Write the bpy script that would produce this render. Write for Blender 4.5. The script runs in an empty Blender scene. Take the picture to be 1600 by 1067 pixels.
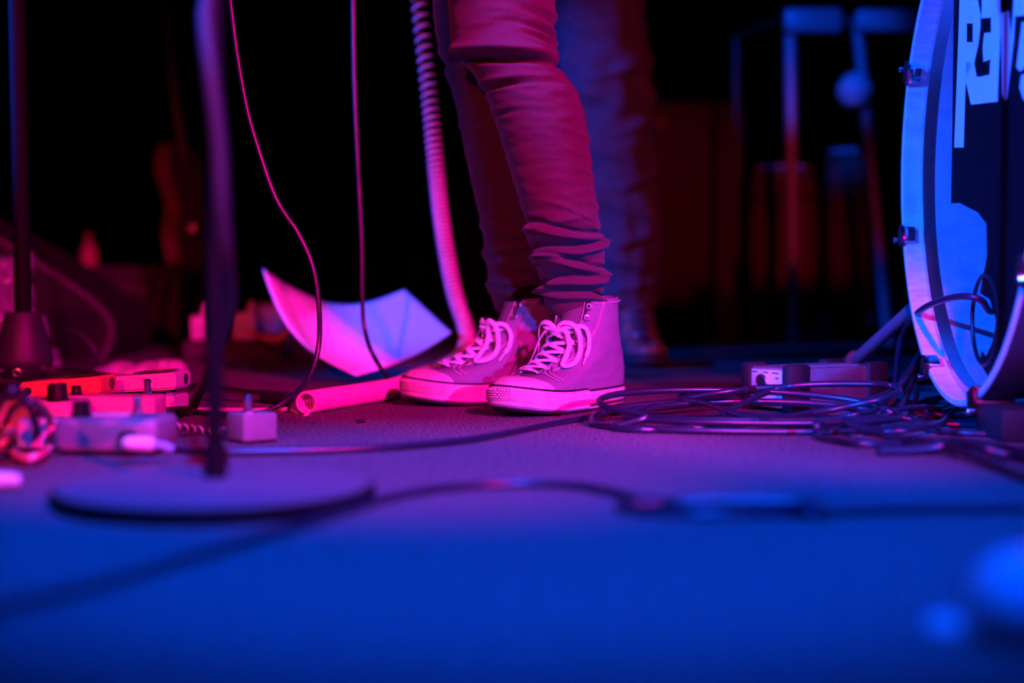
import bpy, bmesh, math, random
from mathutils import Vector, Matrix, noise
random.seed(7)
PI = math.pi
sc = bpy.context.scene
COL = sc.collection

# ------------------------------------------------------------------ camera
FPX, CAM_H, PITCH = 2222.0, 0.20, math.radians(2.45)
cam_d = bpy.data.cameras.new('camera'); cam = bpy.data.objects.new('camera', cam_d); COL.objects.link(cam)
cam.location = (0, 0, CAM_H); cam.rotation_euler = (PI/2 - PITCH, 0, 0)
cam_d.sensor_width = 36.0; cam_d.lens = 36.0*FPX/1600.0
cam_d.clip_start = 0.02; cam_d.clip_end = 60
cam_d.dof.use_dof = True; cam_d.dof.focus_distance = 2.10; cam_d.dof.aperture_fstop = 1.5
sc.camera = cam

# ------------------------------------------------------------------ world, stage lamps, added spots, exposure
w = bpy.data.worlds.new('world'); sc.world = w; w.use_nodes = True
w.node_tree.nodes['Background'].inputs[0].default_value = (0.02, 0.03, 0.10, 1)
w.node_tree.nodes['Background'].inputs[1].default_value = 0.012
sc.view_settings.view_transform = 'Standard'; sc.view_settings.look = 'None'
sc.view_settings.exposure = 0.0; sc.view_settings.gamma = 1.0
sc.view_settings.use_curve_mapping = False

def spot(name, loc, target, color, watts, size, blend=0.4, radius=0.06):
    d = bpy.data.lights.new(name, 'SPOT'); d.color = color; d.energy = watts
    d.spot_size = math.radians(size); d.spot_blend = blend; d.shadow_soft_size = radius
    o = bpy.data.objects.new(name, d); COL.objects.link(o); o.location = loc
    o.rotation_euler = (Vector(target)-Vector(loc)).to_track_quat('-Z', 'Y').to_euler()
    return o
BLUE = (0.0, 0.06, 1.0); PINK = (1.0, 0.0, 0.36); RED = (1.0, 0.02, 0.05)
spot('stage_lamp_blue_front', (0.25, -0.6, 3.4), (-0.01, 1.27, 0.0), BLUE, 2700, 20, 0.75, 0.05)
spot('stage_lamp_blue_drum', (-3.2, -0.6, 2.0), (0.62, 1.97, 0.42), BLUE, 5200, 12.5, 0.35, 0.04)
spot('stage_lamp_blue_back', (-3.2, 1.5, 1.4), (0.0, 3.15, 0.36), BLUE, 1250, 17.5, 0.5, 0.04)
spot('added_spot_blue_high', (-1.2, -1.0, 2.7), (0.92, 4.5, 0.98), BLUE, 1500, 6, 0.5, 0.04)  # added spot, brings blue onto the upper tubes of the folding stand
spot('added_spot_blue_right', (1.30, -1.0, 0.62), (0.24, 2.12, 0.06), BLUE, 640, 11.5, 0.6, 0.03)
spot('stage_lamp_blue_rim', (-2.6, 3.25, 1.3), (0.02, 2.3, 0.36), BLUE, 160, 14, 0.5, 0.04)
spot('stage_lamp_pink', (1.45, -1.1, 1.8), (0.06, 2.20, 0.22), PINK, 760, 15, 0.45, 0.04)
spot('stage_lamp_pink_left', (1.38, -1.2, 1.7), (-0.64, 2.45, 0.06), PINK, 900, 22, 0.4, 0.04)
spot('added_spot_pink_drum', (0.15, -1.5, 1.8), (0.40, 2.02, 0.03), PINK, 800, 11, 0.6, 0.04)  # added spot, puts pink on the lower drum hoop and floor beside it
spot('stage_lamp_red_left', (-0.7, -1.4, 1.2), (-0.50, 3.3, 0.10), RED, 300, 24, 0.6, 0.05)
spot('added_spot_red_right', (0.95, -1.5, 1.3), (0.46, 4.2, 0.30), RED, 330, 16, 0.6, 0.05)  # added spot, reddens the boots and cabinet past the front legs

# ------------------------------------------------------------------ pixel measurements -> real places
CA, SA = math.cos(PITCH), math.sin(PITCH)
def P(px, row, d):
    v = (533.5-row)/FPX*d
    return Vector(((px-800)/FPX*d, d*CA+v*SA, CAM_H-d*SA+v*CA))
def F(px, row, z=0.0):
    v = (533.5-row)/FPX
    d = (z-CAM_H)/(-SA+v*CA)
    return P(px, row, d)

# ------------------------------------------------------------------ materials
MATS = {}
def mat(name, col, rough=0.6, metal=0.0, noise_s=0, noise_a=0.25, bump_s=0, bump=0.3, dist=0.002, spec=0.5, sheen=0.0, stretch=None, coat=0.0, ramp=(.3, .7)):
    m = bpy.data.materials.new(name); m.use_nodes = True
    nt = m.node_tree; N = nt.nodes; b = N['Principled BSDF']
    b.inputs['Base Color'].default_value = (*col, 1); b.inputs['Roughness'].default_value = rough
    b.inputs['Metallic'].default_value = metal; b.inputs['Specular IOR Level'].default_value = spec
    b.inputs['Sheen Weight'].default_value = sheen; b.inputs['Coat Weight'].default_value = coat
    tc = N.new('ShaderNodeTexCoord'); mp = N.new('ShaderNodeMapping')
    nt.links.new(tc.outputs['Object'], mp.inputs['Vector'])
    if stretch: mp.inputs['Scale'].default_value = stretch
    if noise_s:
        n = N.new('ShaderNodeTexNoise'); n.inputs['Scale'].default_value = noise_s; n.inputs['Detail'].default_value = 6
        nt.links.new(mp.outputs[0], n.inputs['Vector'])
        r = N.new('ShaderNodeValToRGB')
        lo = [c*(1-noise_a) for c in col]; hi = [min(1, c*(1+noise_a)) for c in col]
        r.color_ramp.elements[0].position = ramp[0]; r.color_ramp.elements[1].position = ramp[1]
        r.color_ramp.elements[0].color = (*lo, 1); r.color_ramp.elements[1].color = (*hi, 1)
        nt.links.new(n.outputs['Fac'], r.inputs[0]); nt.links.new(r.outputs[0], b.inputs['Base Color'])
    if bump_s:
        n2 = N.new('ShaderNodeTexNoise'); n2.inputs['Scale'].default_value = bump_s; n2.inputs['Detail'].default_value = 4
        nt.links.new(mp.outputs[0], n2.inputs['Vector'])
        bp = N.new('ShaderNodeBump'); bp.inputs['Strength'].default_value = bump; bp.inputs['Distance'].default_value = dist
        nt.links.new(n2.outputs['Fac'], bp.inputs['Height']); nt.links.new(bp.outputs[0], b.inputs['Normal'])
    MATS[name] = m
    return m
mat('carpet', (0.17, 0.17, 0.17), 0.9, noise_s=260, noise_a=0.75, bump_s=300, bump=1.0, dist=0.008, spec=0.15, ramp=(.42, .60))
mat('drape', (0.006, 0.006, 0.007), 1.0, noise_s=3, spec=0.0)
mat('canvas', (0.19, 0.18, 0.24), 0.9, noise_s=900, noise_a=0.25, bump_s=1400, bump=0.3, dist=0.0006, spec=0.15)
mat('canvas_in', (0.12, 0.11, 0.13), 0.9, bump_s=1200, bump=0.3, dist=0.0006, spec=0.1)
mat('rubber_white', (0.54, 0.52, 0.50), 0.55, noise_s=40, noise_a=0.2, bump_s=180, bump=0.12, dist=0.001)
mat('rubber_black', (0.012, 0.012, 0.014), 0.7, bump_s=300, bump=0.2, dist=0.001, spec=0.3)
mat('lace', (0.78, 0.74, 0.74), 0.85, noise_s=260, noise_a=0.10, bump_s=1600, bump=0.35, dist=0.0006, spec=0.2)
mat('thread', (0.62, 0.56, 0.56), 0.8)
mat('nickel', (0.75, 0.75, 0.76), 0.25, metal=1.0)
mat('chrome', (0.85, 0.85, 0.87), 0.12, metal=1.0)
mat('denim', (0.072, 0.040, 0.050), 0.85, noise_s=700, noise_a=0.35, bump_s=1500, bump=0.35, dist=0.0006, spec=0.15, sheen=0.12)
mat('denim_shaded', (0.060, 0.036, 0.042), 0.85, noise_s=700, noise_a=0.35, spec=0.15, sheen=0.12)  # same denim made darker, shade of the further leg in the colour
mat('trousers', (0.085, 0.075, 0.085), 0.85, noise_s=60, noise_a=0.15, spec=0.2)
mat('sock', (0.008, 0.008, 0.009), 0.95, spec=0.1)
mat('boot', (0.36, 0.12, 0.10), 0.6, noise_s=30, noise_a=0.4, bump_s=90, bump=0.25, dist=0.003)
mat('boot_sole', (0.05, 0.03, 0.03), 0.8)
mat('cable', (0.011, 0.020, 0.036), 0.33, spec=0.8, bump_s=150, bump=0.08)
mat('cable_soft', (0.020, 0.022, 0.026), 0.5, spec=0.5)
mat('cord_pale', (0.66, 0.50, 0.52), 0.5, noise_s=30, noise_a=0.1)
mat('paper', (0.80, 0.80, 0.82), 0.8, noise_s=60, noise_a=0.05, spec=0.2)
mat('wood_hoop', (0.66, 0.66, 0.68), 0.45, noise_s=22, noise_a=0.22, stretch=(1.0, 9.0, 0.6), coat=0.2)
mat('wood_shell', (0.55, 0.52, 0.50), 0.5, noise_s=18, noise_a=0.18, stretch=(1, 6, 0.6))
mat('shell_wrap', (0.055, 0.055, 0.075), 0.35, coat=0.4)
mat('letter', (0.85, 0.86, 0.88), 0.6)
mat('black_metal', (0.014, 0.014, 0.016), 0.4, spec=0.6, noise_s=60, noise_a=0.2)
mat('black_cast', (0.030, 0.028, 0.034), 0.5, bump_s=260, bump=0.5, dist=0.001, spec=0.6)
mat('leg_tube', (0.60, 0.60, 0.62), 0.28, metal=1.0)
mat('cable_grey', (0.022, 0.024, 0.03), 0.6, spec=0.3)
mat('matte_black', (0.004, 0.004, 0.005), 0.7, spec=0.12)
mat('base_plate', (0.13, 0.13, 0.14), 0.5, spec=0.5, noise_s=40, noise_a=0.1)
mat('pedal_pink', (0.74, 0.62, 0.66), 0.5, noise_s=50, noise_a=0.08, bump_s=400, bump=0.1)
mat('pedal_orange', (0.80, 0.30, 0.10), 0.5, noise_s=50, noise_a=0.1)
mat('pedal_silver', (0.24, 0.23, 0.26), 0.5, metal=0.1, noise_s=70, noise_a=0.08, bump_s=500, bump=0.1)
mat('pedal_pad', (0.05, 0.03, 0.03), 0.55)
mat('pad_red', (0.45, 0.05, 0.04), 0.6)
mat('knob', (0.012, 0.012, 0.014), 0.35)
mat('plastic_white', (0.75, 0.70, 0.70), 0.45)
mat('plastic_blue', (0.25, 0.30, 0.45), 0.45)
mat('aluminium', (0.62, 0.62, 0.64), 0.33, metal=0.85, noise_s=14, noise_a=0.06, stretch=(1, 20, 20))
mat('panel', (0.62, 0.62, 0.66), 0.5, noise_s=30, noise_a=0.05)
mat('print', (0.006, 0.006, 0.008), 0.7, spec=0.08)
mat('amp_vinyl', (0.055, 0.045, 0.048), 0.75, bump_s=300, bump=0.4, dist=0.001)
mat('wedge_paint', (0.014, 0.011, 0.012), 0.8, bump_s=300, bump=0.3, dist=0.001)
mat('amp_cloth', (0.075, 0.045, 0.05), 0.9, bump_s=500, bump=0.5, dist=0.002)
mat('brown_wood', (0.14, 0.06, 0.05), 0.75, noise_s=8, noise_a=0.5, stretch=(6, 6, 0.5))
mat('guitar_red', (0.20, 0.06, 0.06), 0.35)
mat('bottle', (0.75, 0.25, 0.20), 0.3)
mat('foil', (0.26, 0.26, 0.32), 0.4, metal=0.3, noise_s=22, noise_a=0.55)
mat('cloth', (0.60, 0.52, 0.54), 0.9)
mat('stand_tube', (0.30, 0.31, 0.34), 0.4, metal=0.2)
mat('strap_grey', (0.10, 0.09, 0.10), 0.7)
mat('mesh_grille', (0.85, 0.85, 0.88), 0.4, metal=0.1, bump_s=700, bump=0.8, dist=0.002)
mat('matting', (0.07, 0.06, 0.07), 0.8)
m = bpy.data.materials.new('clear_head'); m.use_nodes = True
nt = m.node_tree; N = nt.nodes; N.remove(N['Principled BSDF'])
tr = N.new('ShaderNodeBsdfTransparent'); gl = N.new('ShaderNodeBsdfGlossy'); mx = N.new('ShaderNodeMixShader')
tr.inputs[0].default_value = (0.86, 0.87, 0.9, 1); gl.inputs['Roughness'].default_value = 0.08; mx.inputs[0].default_value = 0.05
nt.links.new(tr.outputs[0], mx.inputs[1]); nt.links.new(gl.outputs[0], mx.inputs[2])
nt.links.new(mx.outputs[0], N['Material Output'].inputs[0]); MATS['clear_head'] = m

# ------------------------------------------------------------------ mesh helpers
WM = {}
def tag(o, label=None, cat=None, group=None, kind=None):
    if label: o['label'] = label
    if cat: o['category'] = cat
    if group: o['group'] = group
    if kind: o['kind'] = kind
    return o
def thing(name, label, cat, loc=(0, 0, 0), rz=0.0, group=None):
    o = bpy.data.objects.new(name, None); COL.objects.link(o)
    o.location = loc; o.rotation_euler = (0, 0, rz); o.empty_display_size = 0.05
    WM[o] = Matrix.Translation(Vector(loc)) @ Matrix.Rotation(rz, 4, 'Z')
    return tag(o, label, cat, group)
def sub_empty(name, parent, loc, rz):
    """an Empty part placed in world coordinates under a thing"""
    o = bpy.data.objects.new(name, None); COL.objects.link(o); o.parent = parent; o.empty_display_size = 0.05
    Wm = Matrix.Translation(Vector(loc)) @ Matrix.Rotation(rz, 4, 'Z')
    L = WM[parent].inverted() @ Wm
    o.location = L.to_translation(); o.rotation_euler = L.to_euler(); WM[o] = Wm
    return o

def catmull(pts, n=10, closed=False):
    pts = [Vector(p) for p in pts]; out = []; m = len(pts)
    rng = range(m) if closed else range(m-1)
    for i in rng:
        if closed: a, b, c, d = pts[i-1], pts[i], pts[(i+1) % m], pts[(i+2) % m]
        else:
            b, c = pts[i], pts[i+1]
            a = pts[i-1] if i else b*2-c
            d = pts[i+2] if i+2 < m else c*2-b
        for k in range(n):
            t = k/n; t2 = t*t; t3 = t2*t
            out.append(0.5*((2*b)+(c-a)*t+(2*a-5*b+4*c-d)*t2+(3*b-a-3*c+d)*t3))
    if not closed: out.append(pts[-1])
    return out

class MB:
    def __init__(s): s.v = []; s.f = []
    def add(s, vs, fs):
        o = len(s.v); s.v += [Vector(x) for x in vs]; s.f += [tuple(i+o for i in f) for f in fs]; return s
    def grid(s, rows, closed_u=False, flip=False, cap0=False, cap1=False):
        n = len(rows[0]); vs = [p for r in rows for p in r]; fs = []
        for i in range(len(rows)-1):
            for j in range(n if closed_u else n-1):
                a, b = i*n+j, i*n+(j+1) % n; c, d = b+n, a+n
                fs.append((a, d, c, b) if flip else (a, b, c, d))
        if cap0: fs.append(tuple(range(n)) if flip else tuple(reversed(range(n))))
        if cap1:
            k = (len(rows)-1)*n; fs.append(tuple(reversed(range(k, k+n))) if flip else tuple(range(k, k+n)))
        return s.add(vs, fs)
    def tube(s, path, r, n=8, cap=True, closed=False):
        path = [Vector(p) for p in path]; rows = []; m = len(path)
        t0 = (path[1]-path[0]).normalized()
        nrm = t0.orthogonal().normalized()
        for i, p in enumerate(path):
            a = path[i-1] if (i or closed) else p; b = path[(i+1) % m] if (i+1 < m or closed) else p
            t = (b-a)
            t = t.normalized() if t.length > 1e-9 else t0
            nrm = (nrm - t*nrm.dot(t)); nrm = nrm.normalized() if nrm.length > 1e-6 else t.orthogonal().normalized()
            bn = t.cross(nrm); rr = r(i/(m-1)) if callable(r) else r
            rows.append([p+(nrm*math.cos(2*PI*k/n)+bn*math.sin(2*PI*k/n))*rr for k in range(n)])
        if closed: rows.append(rows[0])
        return s.grid(rows, True, False, cap and not closed, cap and not closed)
    def cyl(s, p0, p1, r0, r1=None, n=20):
        r1 = r0 if r1 is None else r1
        return s.tube([p0, p1], lambda t: r0+(r1-r0)*t, n)
    def box(s, c, size, bev=0.0, M=None, seg=2):
        bm = bmesh.new(); bmesh.ops.create_cube(bm, size=1.0)
        bmesh.ops.scale(bm, vec=Vector(size), verts=bm.verts)
        if bev > 0: bmesh.ops.bevel(bm, geom=list(bm.edges), offset=bev, segments=seg, affect='EDGES', profile=0.5)
        return s._bm(bm, (Matrix.Translation(Vector(c)) if M is None else M @ Matrix.Translation(Vector(c))))
    def _bm(s, bm, M):
        bm.verts.index_update()
        vs = [M @ v.co for v in bm.verts]; fs = [tuple(v.index for v in f.verts) for f in bm.faces]; bm.free()
        return s.add(vs, fs)
    def lathe(s, prof, c=(0, 0, 0), n=36, M=None):
        M = M or Matrix.Identity(4); c = Vector(c)
        rows = [[M @ (c+Vector((r*math.cos(2*PI*k/n), r*math.sin(2*PI*k/n), z))) for k in range(n)] for r, z in prof]
        return s.grid(rows, True, False, True, True)
    def torus(s, c, nrm, R, r, n=18, k=8):
        nrm = Vector(nrm).normalized(); a = nrm.orthogonal().normalized(); b = nrm.cross(a)
        path = [Vector(c)+(a*math.cos(2*PI*i/n)+b*math.sin(2*PI*i/n))*R for i in range(n)]
        return s.tube(path, r, k, closed=True)
    def ribbon(s, path, ups, wd, th):
        rows = []; m = len(path)
        for i, p in enumerate(path):
            t = (path[min(i+1, m-1)]-path[max(i-1, 0)]).normalized()
            u = ups[i]; u = (u-t*u.dot(t)); u = u.normalized() if u.length > 1e-6 else t.orthogonal().normalized()
            sd = t.cross(u); h, q = wd/2, th/2
            rows.append([p+sd*a*h+u*b*q for a, b in ((-1, -.3), (-.75, -1), (.75, -1), (1, -.3), (1, .3), (.75, 1), (-.75, 1), (-1, .3))])
        return s.grid(rows, True, False, True, True)
    def prism(s, outline, M, h):
        n = len(outline); vs = [M @ Vector((x, y, 0)) for x, y in outline]+[M @ Vector((x, y, h)) for x, y in outline]
        fs = [tuple(reversed(range(n))), tuple(range(n, 2*n))]+[(i, (i+1) % n, (i+1) % n+n, i+n) for i in range(n)]
        return s.add(vs, fs)
    def build(s, name, material, parent=None, world=True, label=None, sharp=38, fix=True, origin=None):
        vs = s.v
        Wm = WM.get(parent) if parent is not None else None
        if parent is None:
            org = Vector(origin) if origin is not None else Vector((sum(v.x for v in vs)/len(vs), sum(v.y for v in vs)/len(vs), min(v.z for v in vs)))
            vs = [v-org for v in vs]
        elif world:
            I = Wm.inverted(); vs = [I @ v for v in vs]
        me = bpy.data.meshes.new(name); me.from_pydata([tuple(v) for v in vs], [], s.f)
        if fix:
            bm = bmesh.new(); bm.from_mesh(me); bmesh.ops.recalc_face_normals(bm, faces=bm.faces); bm.to_mesh(me); bm.free()
        me.materials.append(MATS[material] if isinstance(material, str) else material)
        me.shade_smooth(); me.set_sharp_from_angle(angle=math.radians(sharp))
        o = bpy.data.objects.new(name, me); COL.objects.link(o)
        if parent is None: o.location = org; WM[o] = Matrix.Translation(org)
        else: o.parent = parent; WM[o] = Wm
        if label: o['label'] = label
        return o
def lerp_tab(xs, ys, x):
    if x <= xs[0]: return ys[0]
    for i in range(len(xs)-1):
        if x <= xs[i+1]:
            t = (x-xs[i])/(xs[i+1]-xs[i]); return ys[i]+(ys[i+1]-ys[i])*t
    return ys[-1]
def cub_tab(xs, ys, x):
    """smooth (Catmull-Rom) table"""
    n = len(xs)
    if x <= xs[0]: return ys[0]
    if x >= xs[-1]: return ys[-1]
    for i in range(n-1):
        if x <= xs[i+1]:
            h = xs[i+1]-xs[i]; t = (x-xs[i])/h
            m0 = (ys[i+1]-ys[i-1])/(xs[i+1]-xs[i-1]) if i else (ys[1]-ys[0])/h
            m1 = (ys[i+2]-ys[i])/(xs[i+2]-xs[i]) if i+2 < n else (ys[i+1]-ys[i])/h
            t2, t3 = t*t, t*t*t
            return (2*t3-3*t2+1)*ys[i]+(t3-2*t2+t)*h*m0+(-2*t3+3*t2)*ys[i+1]+(t3-t2)*h*m1

# ------------------------------------------------------------------ setting: floor and black back drape
g = MB(); g.add([(-6, -2, 0), (6, -2, 0), (6, 9, 0), (-6, 9, 0), (-6, -2, -.1), (6, -2, -.1), (6, 9, -.1), (-6, 9, -.1)],
                [(0, 1, 2, 3), (4, 7, 6, 5), (0, 4, 5, 1), (1, 5, 6, 2), (2, 6, 7, 3), (3, 7, 4, 0)])
tag(g.build('floor', 'carpet', sharp=20, origin=(0, 0, 0)), 'dark carpeted stage floor', kind='structure')
def drape(name, fn, n=260, h=4.2):
    rows = []
    for z in (0.0, 0.5, 2.0, h):
        rows.append([fn(i/n, 0.05*math.sin(i*0.62)+0.025*math.sin(i*1.71+1), z) for i in range(n+1)])
    g = MB(); g.grid(rows); return g
tag(drape('d', lambda t, a, z: (-6+12*t, 8.6+a, z)).build('wall_back', 'drape', fix=False), 'black pleated drape closing off the back of the stage', kind='structure')

# ------------------------------------------------------------------ high-top shoe
SX = [0, .12, .25, .40, .55, .70, .85, 1.0]
SFY = [.290, .286, .268, .222, .180, .150, .132, .122]
SFZ = [.028, .038, .0465, .057, .080, .108, .138, .164]
SHY = [.004, .001, .001, .005, .012, .020, .025, .028]
SHZ = [.028, .047, .065, .083, .102, .124, .147, .170]
VX = [0, .15, .35, .55, .70, .82, .93, 1.0]
WLAT = [.036, .037, .040, .045, .0505, .053, .053, .048]
WMED = [.036, .036, .034, .036, .0455, .050, .051, .047]
class Last:
    def __init__(s, mirror, spring=0.011):
        s.m = mirror; s.k = spring                     # mirror = +1: lateral side at -x (left foot)
    def lift(s, y): return s.k*max(0, (y-.185)/.105)**1.7 if y > .185 else 0.0
    def S(s, phi, t):
        fy, fz = cub_tab(SX, SFY, t), cub_tab(SX, SFZ, t); hy, hz = cub_tab(SX, SHY, t), cub_tab(SX, SHZ, t)
        v = (1+math.cos(phi))/2; y = hy+(fy-hy)*v
        sn = math.sin(phi); e = .74+.26*min(1, t*1.6)
        tabs = (WLAT, WMED)
        def g(side):
            w0 = lerp_tab(VX, tabs[side], v)
            q = min(1, t/.95); q = q*q*(3-2*q)
            pin = 1-.42*math.exp(-((t-.42)/.22)**2)*max(0, (v-.62)/.38)**.8 if t > 0 else 1
            return (w0*(1-q)+.0375*q)*pin
        a = abs(sn)**e
        x = (g(1) if sn > 0 else -g(0))*a if sn != 0 else 0.0
        z = hz+(fz-hz)*v**1.15+s.lift(y)
        return Vector((x*s.m, y, z))
    def N(s, phi, t):
        e = 1e-3; t2 = min(max(t, e), 1-e)
        a = s.S(phi+e*5, t2)-s.S(phi-e*5, t2); b = s.S(phi, t2+e)-s.S(phi, t2-e)
        n = a.cross(b)
        if n.length < 1e-12: n = Vector((0, 0, 1))
        n.normalize(); c = Vector((0, .11 if t < .5 else .072, .03 if t < .5 else s.S(phi, t2).z))
        return n if n.dot(s.S(phi, t2)-c) > 0 else -n
    def O(s, phi, off, z):
        """sole outline: pushed out by off, at height z above the (sprung) tread"""
        p = s.S(phi, 0); q = s.S(phi+.01, 0)-s.S(phi-.01, 0); n = Vector((q.y, -q.x, 0))
        n = n.normalized() if n.length > 1e-9 else Vector((0, 1 if math.cos(phi) > 0 else -1, 0))
        if n.dot(Vector((p.x, p.y-.14, 0))) < 0: n = -n
        p = p+n*off; return Vector((p.x, p.y, z+s.lift(p.y)))
    def Q(s, phi, t, off): return s.S(phi, t)+s.N(phi, t)*off

def make_shoe(parent, loc, rz, mirror, upper='canvas', bow=True, boot=False, spring=.011, label=None, scl=1.03):
    L = Last(mirror, spring)
    e = sub_empty('boot' if boot else 'high_top_shoe', parent, loc, rz); e.scale = (scl, scl, scl)
    if label: e['label'] = label
    lat = -1                                            # lateral side = negative phi
    sole_m = 'boot_sole' if boot else 'rubber_white'
    NP = 120; ph = [2*PI*i/NP for i in range(NP)]
    g = MB(); g.grid([[L.O(p, -.006, .0)for p in ph], [L.O(p, -.0005, .0015) for p in ph], [L.O(p, .0, .005) for p in ph], [L.O(p, -.002, .006) for p in ph]], True, False, True, True)
    g.build('outsole', 'rubber_black', e, world=False)
    g = MB(); g.grid([[L.O(p, .0022, .005) for p in ph], [L.O(p, .004, .008) for p in ph], [L.O(p, .0042, .023) for p in ph], [L.O(p, .003, .0285) for p in ph], [L.O(p, -.003, .030) for p in ph]], True, False, True, True)
    so = g.build('sole', sole_m, e, world=False)
    # upper canvas quarters with an open throat at the front
    def pt(t): return .34 if t < .31 else .34+.18*min(1, (t-.31)/.5)
    T0 = .31
    rows = []; NT, NC = 46, 84
    for i in range(NT+1):
        t = i/NT; a0 = pt(t) if t >= T0 else pt(t)*max(0, 1-(T0-t)/.05)
        r = []
        for j in range(NC+1):
            p = a0+(2*PI-2*a0)*j/NC
            if p > PI: p -= 2*PI
            q = L.Q(p, t, .0022)
            # soft creases of worn canvas at the ankle bend
            cr = .0028*math.sin(t*34+3*math.sin(p*2))*math.exp(-((t-.62)/.2)**2)*(.5+.5*math.cos(p*1.2))
            cr += .0012*noise.noise(Vector((p*3, t*9, mirror*3)))
            top = 1+.0*p
            q += L.N(p, t)*cr
            if t > .8:                                   # collar: dips a little at the front, peaks at the eyelet flap
                q.z -= .034*((t-.8)/.2)**1.5*max(0, 1-(abs(p)-a0)/.34)**2
            r.append(q)
        rows.append(r)
    inner = [[q-L.N(0, .5)*0 for q in r] for r in rows]
    g = MB(); g.grid(rows)
    up = g.build('upper', upper, e, world=False, sharp=60)
    sm = up.modifiers.new('thickness', 'SOLIDIFY'); sm.thickness = .0022; sm.offset = -1
    # inner tongue
    rows = []
    for i in range(24):
        t = .28+.70*i/23
        rows.append([L.Q(-.62+1.24*j/12, t, -.0016+.004*math.cos((-.62+1.24*j/12)*2.4)) for j in range(13)])
    g = MB(); g.grid(rows); tg = g.build('tongue', 'boot_sole' if boot else 'canvas_in', e, world=False)
    tg.modifiers.new('thickness', 'SOLIDIFY').thickness = .002
    # toe cap
    if not boot:
        rows = []; A = 1.02
        for i in range(15):
            rows.append([])
            for j in range(41):
                p = -A+2*A*j/40; tm = .29*math.sqrt(max(0, 1-(p/A)**2))+.012
                rows[-1].append(L.Q(p, tm*i/14, .0035+.0010*math.sin(min(1, i/14)*PI)))
        g = MB(); g.grid(rows); tc = g.build('toe_cap', 'rubber_white', e, world=False)
        tc.modifiers.new('thickness', 'SOLIDIFY').thickness = .0015
        # textured rubber bumper round the toe
        B0 = 1.60; rows = []; NR, NCb = 16, 240
        for i in range(NR+1):
            f = i/NR; z = .0065+.0275*f; r = []
            for j in range(NCb+1):
                p = -B0+2*B0*j/NCb
                o = .0064 if .05 < f < .95 else .0048
                if .30 < f < .86 and 2 < j < NCb-2:
                    o += .0022*(1 if (int(j//2+i//2) % 2) else -.4)
                if f > .9: o -= .002*(f-.9)/.1
                r.append(L.O(p, o, z))
            rows.append(r)
        rows.append([L.O(-B0+2*B0*j/NCb, .001, .0340) for j in range(NCb+1)])
        rows.insert(0, [L.O(-B0+2*B0*j/NCb, .002, .0065) for j in range(NCb+1)])
        g = MB(); g.grid(rows); g.build('toe_bumper', 'rubber_white', e, world=False, sharp=25)
        # black piping lines on the foxing
        g = MB(); g.tube([L.O(B0+(2*PI-2*B0)*j/90, .0038, .0105) for j in range(91)], .0019, 6)
        g.build('pinstripe', 'rubber_black', e, world=False)
        g = MB(); g.tube([L.O(2*PI*j/120, .0030, .0320 if abs(((2*PI*j/120+PI) % (2*PI))-PI) > B0 else .0346) for j in range(120)], .0016, 6, closed=True)
        g.build('pinstripe', 'rubber_black', e, world=False)
        # second strip of foxing round the heel
        rows = [[L.O(B0+(2*PI-2*B0)*j/90, o, z) for j in range(91)] for o, z in ((.0035, .0140), (.0056, .0152), (.0056, .0285), (.0022, .031))]
        g = MB(); g.grid(rows); g.build('foxing_strip', 'rubber_white', e, world=False)
        # heel stay
        rows = [[L.Q(PI-.30+.6*j/8, i/20, .0042 if 0 < j < 8 else .0024) for j in range(9)] for i in range(21)]
        g = MB(); g.grid(rows); g.build('heel_stay', upper, e, world=False)
        # stitching: double rows along the throat edge and up the side seam
        g = MB()
        def dashes(fn, n):
            for k in range(n):
                a, b = fn((k+.12)/n), fn((k+.80)/n); g.tube([a, (a+b)/2, b], .00062, 5)
        for sgn in (-1, 1):
            for dphi in (.05, .36, .42):
                dashes(lambda u, d=dphi: L.Q(sgn*(pt(.38+.6*u)+d+.30*u*(d > .1)), .38+.6*u, .0050), 44)
            dashes(lambda u: L.Q(sgn*(.42+.62*u), .44-.26*u, .0054), 22)
            dashes(lambda u: L.Q(sgn*(.50+.60*u), .45-.26*u, .0054), 22)
        dashes(lambda u: L.Q(.9+(2*PI-1.8)*u if u < .5 else .9+(2*PI-1.8)*u-2*PI, .965, .0050), 60)
        g.build('stitching', 'thread', e, world=False)
    # eyelets
    et = [.35, .425, .50, .575, .65, .745, .84, .94] if not boot else [.44, .54, .64, .74, .84, .93]
    pos = {}
    for sgn in (-1, 1):
        for k, t in enumerate(et):
            p = sgn*(pt(t)+.16+.05*t); c = L.Q(p, t, .0046); n = L.N(p, t); pos[sgn, k] = (c, n)
            g = MB(); g.torus(c, n, .0039, .0015, 16, 7); g.build('eyelet', 'nickel', e, world=False)
    # laces
    def lace(pts, wd=.0066, name='lace', n=8):
        """pts: (phi, t, offset)"""
        path = catmull([Vector(q) for q in pts], n)
        P3, U = [], []
        for q in path: P3.append(L.Q(q.x, min(max(q.y, 0), 1), q.z)); U.append(L.N(q.x, min(max(q.y, 0), .99)))
        g = MB(); g.ribbon(P3, U, wd, .0017); return g.build(name, 'lace' if not boot else 'strap_grey', e, world=False, sharp=60), P3
    last = 6 if not boot else 5
    def pe(sgn, k): t = et[k]; return sgn*(pt(t)+.16+.05*t), t
    a, b = pe(-1, 0), pe(1, 0)
    lace([(a[0], a[1], .0035), (a[0]*.7, a[1]+.005, .0085), (0, a[1]+.012, .0105), (b[0]*.7, b[1]+.005, .0085), (b[0], b[1], .0035)])
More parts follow.
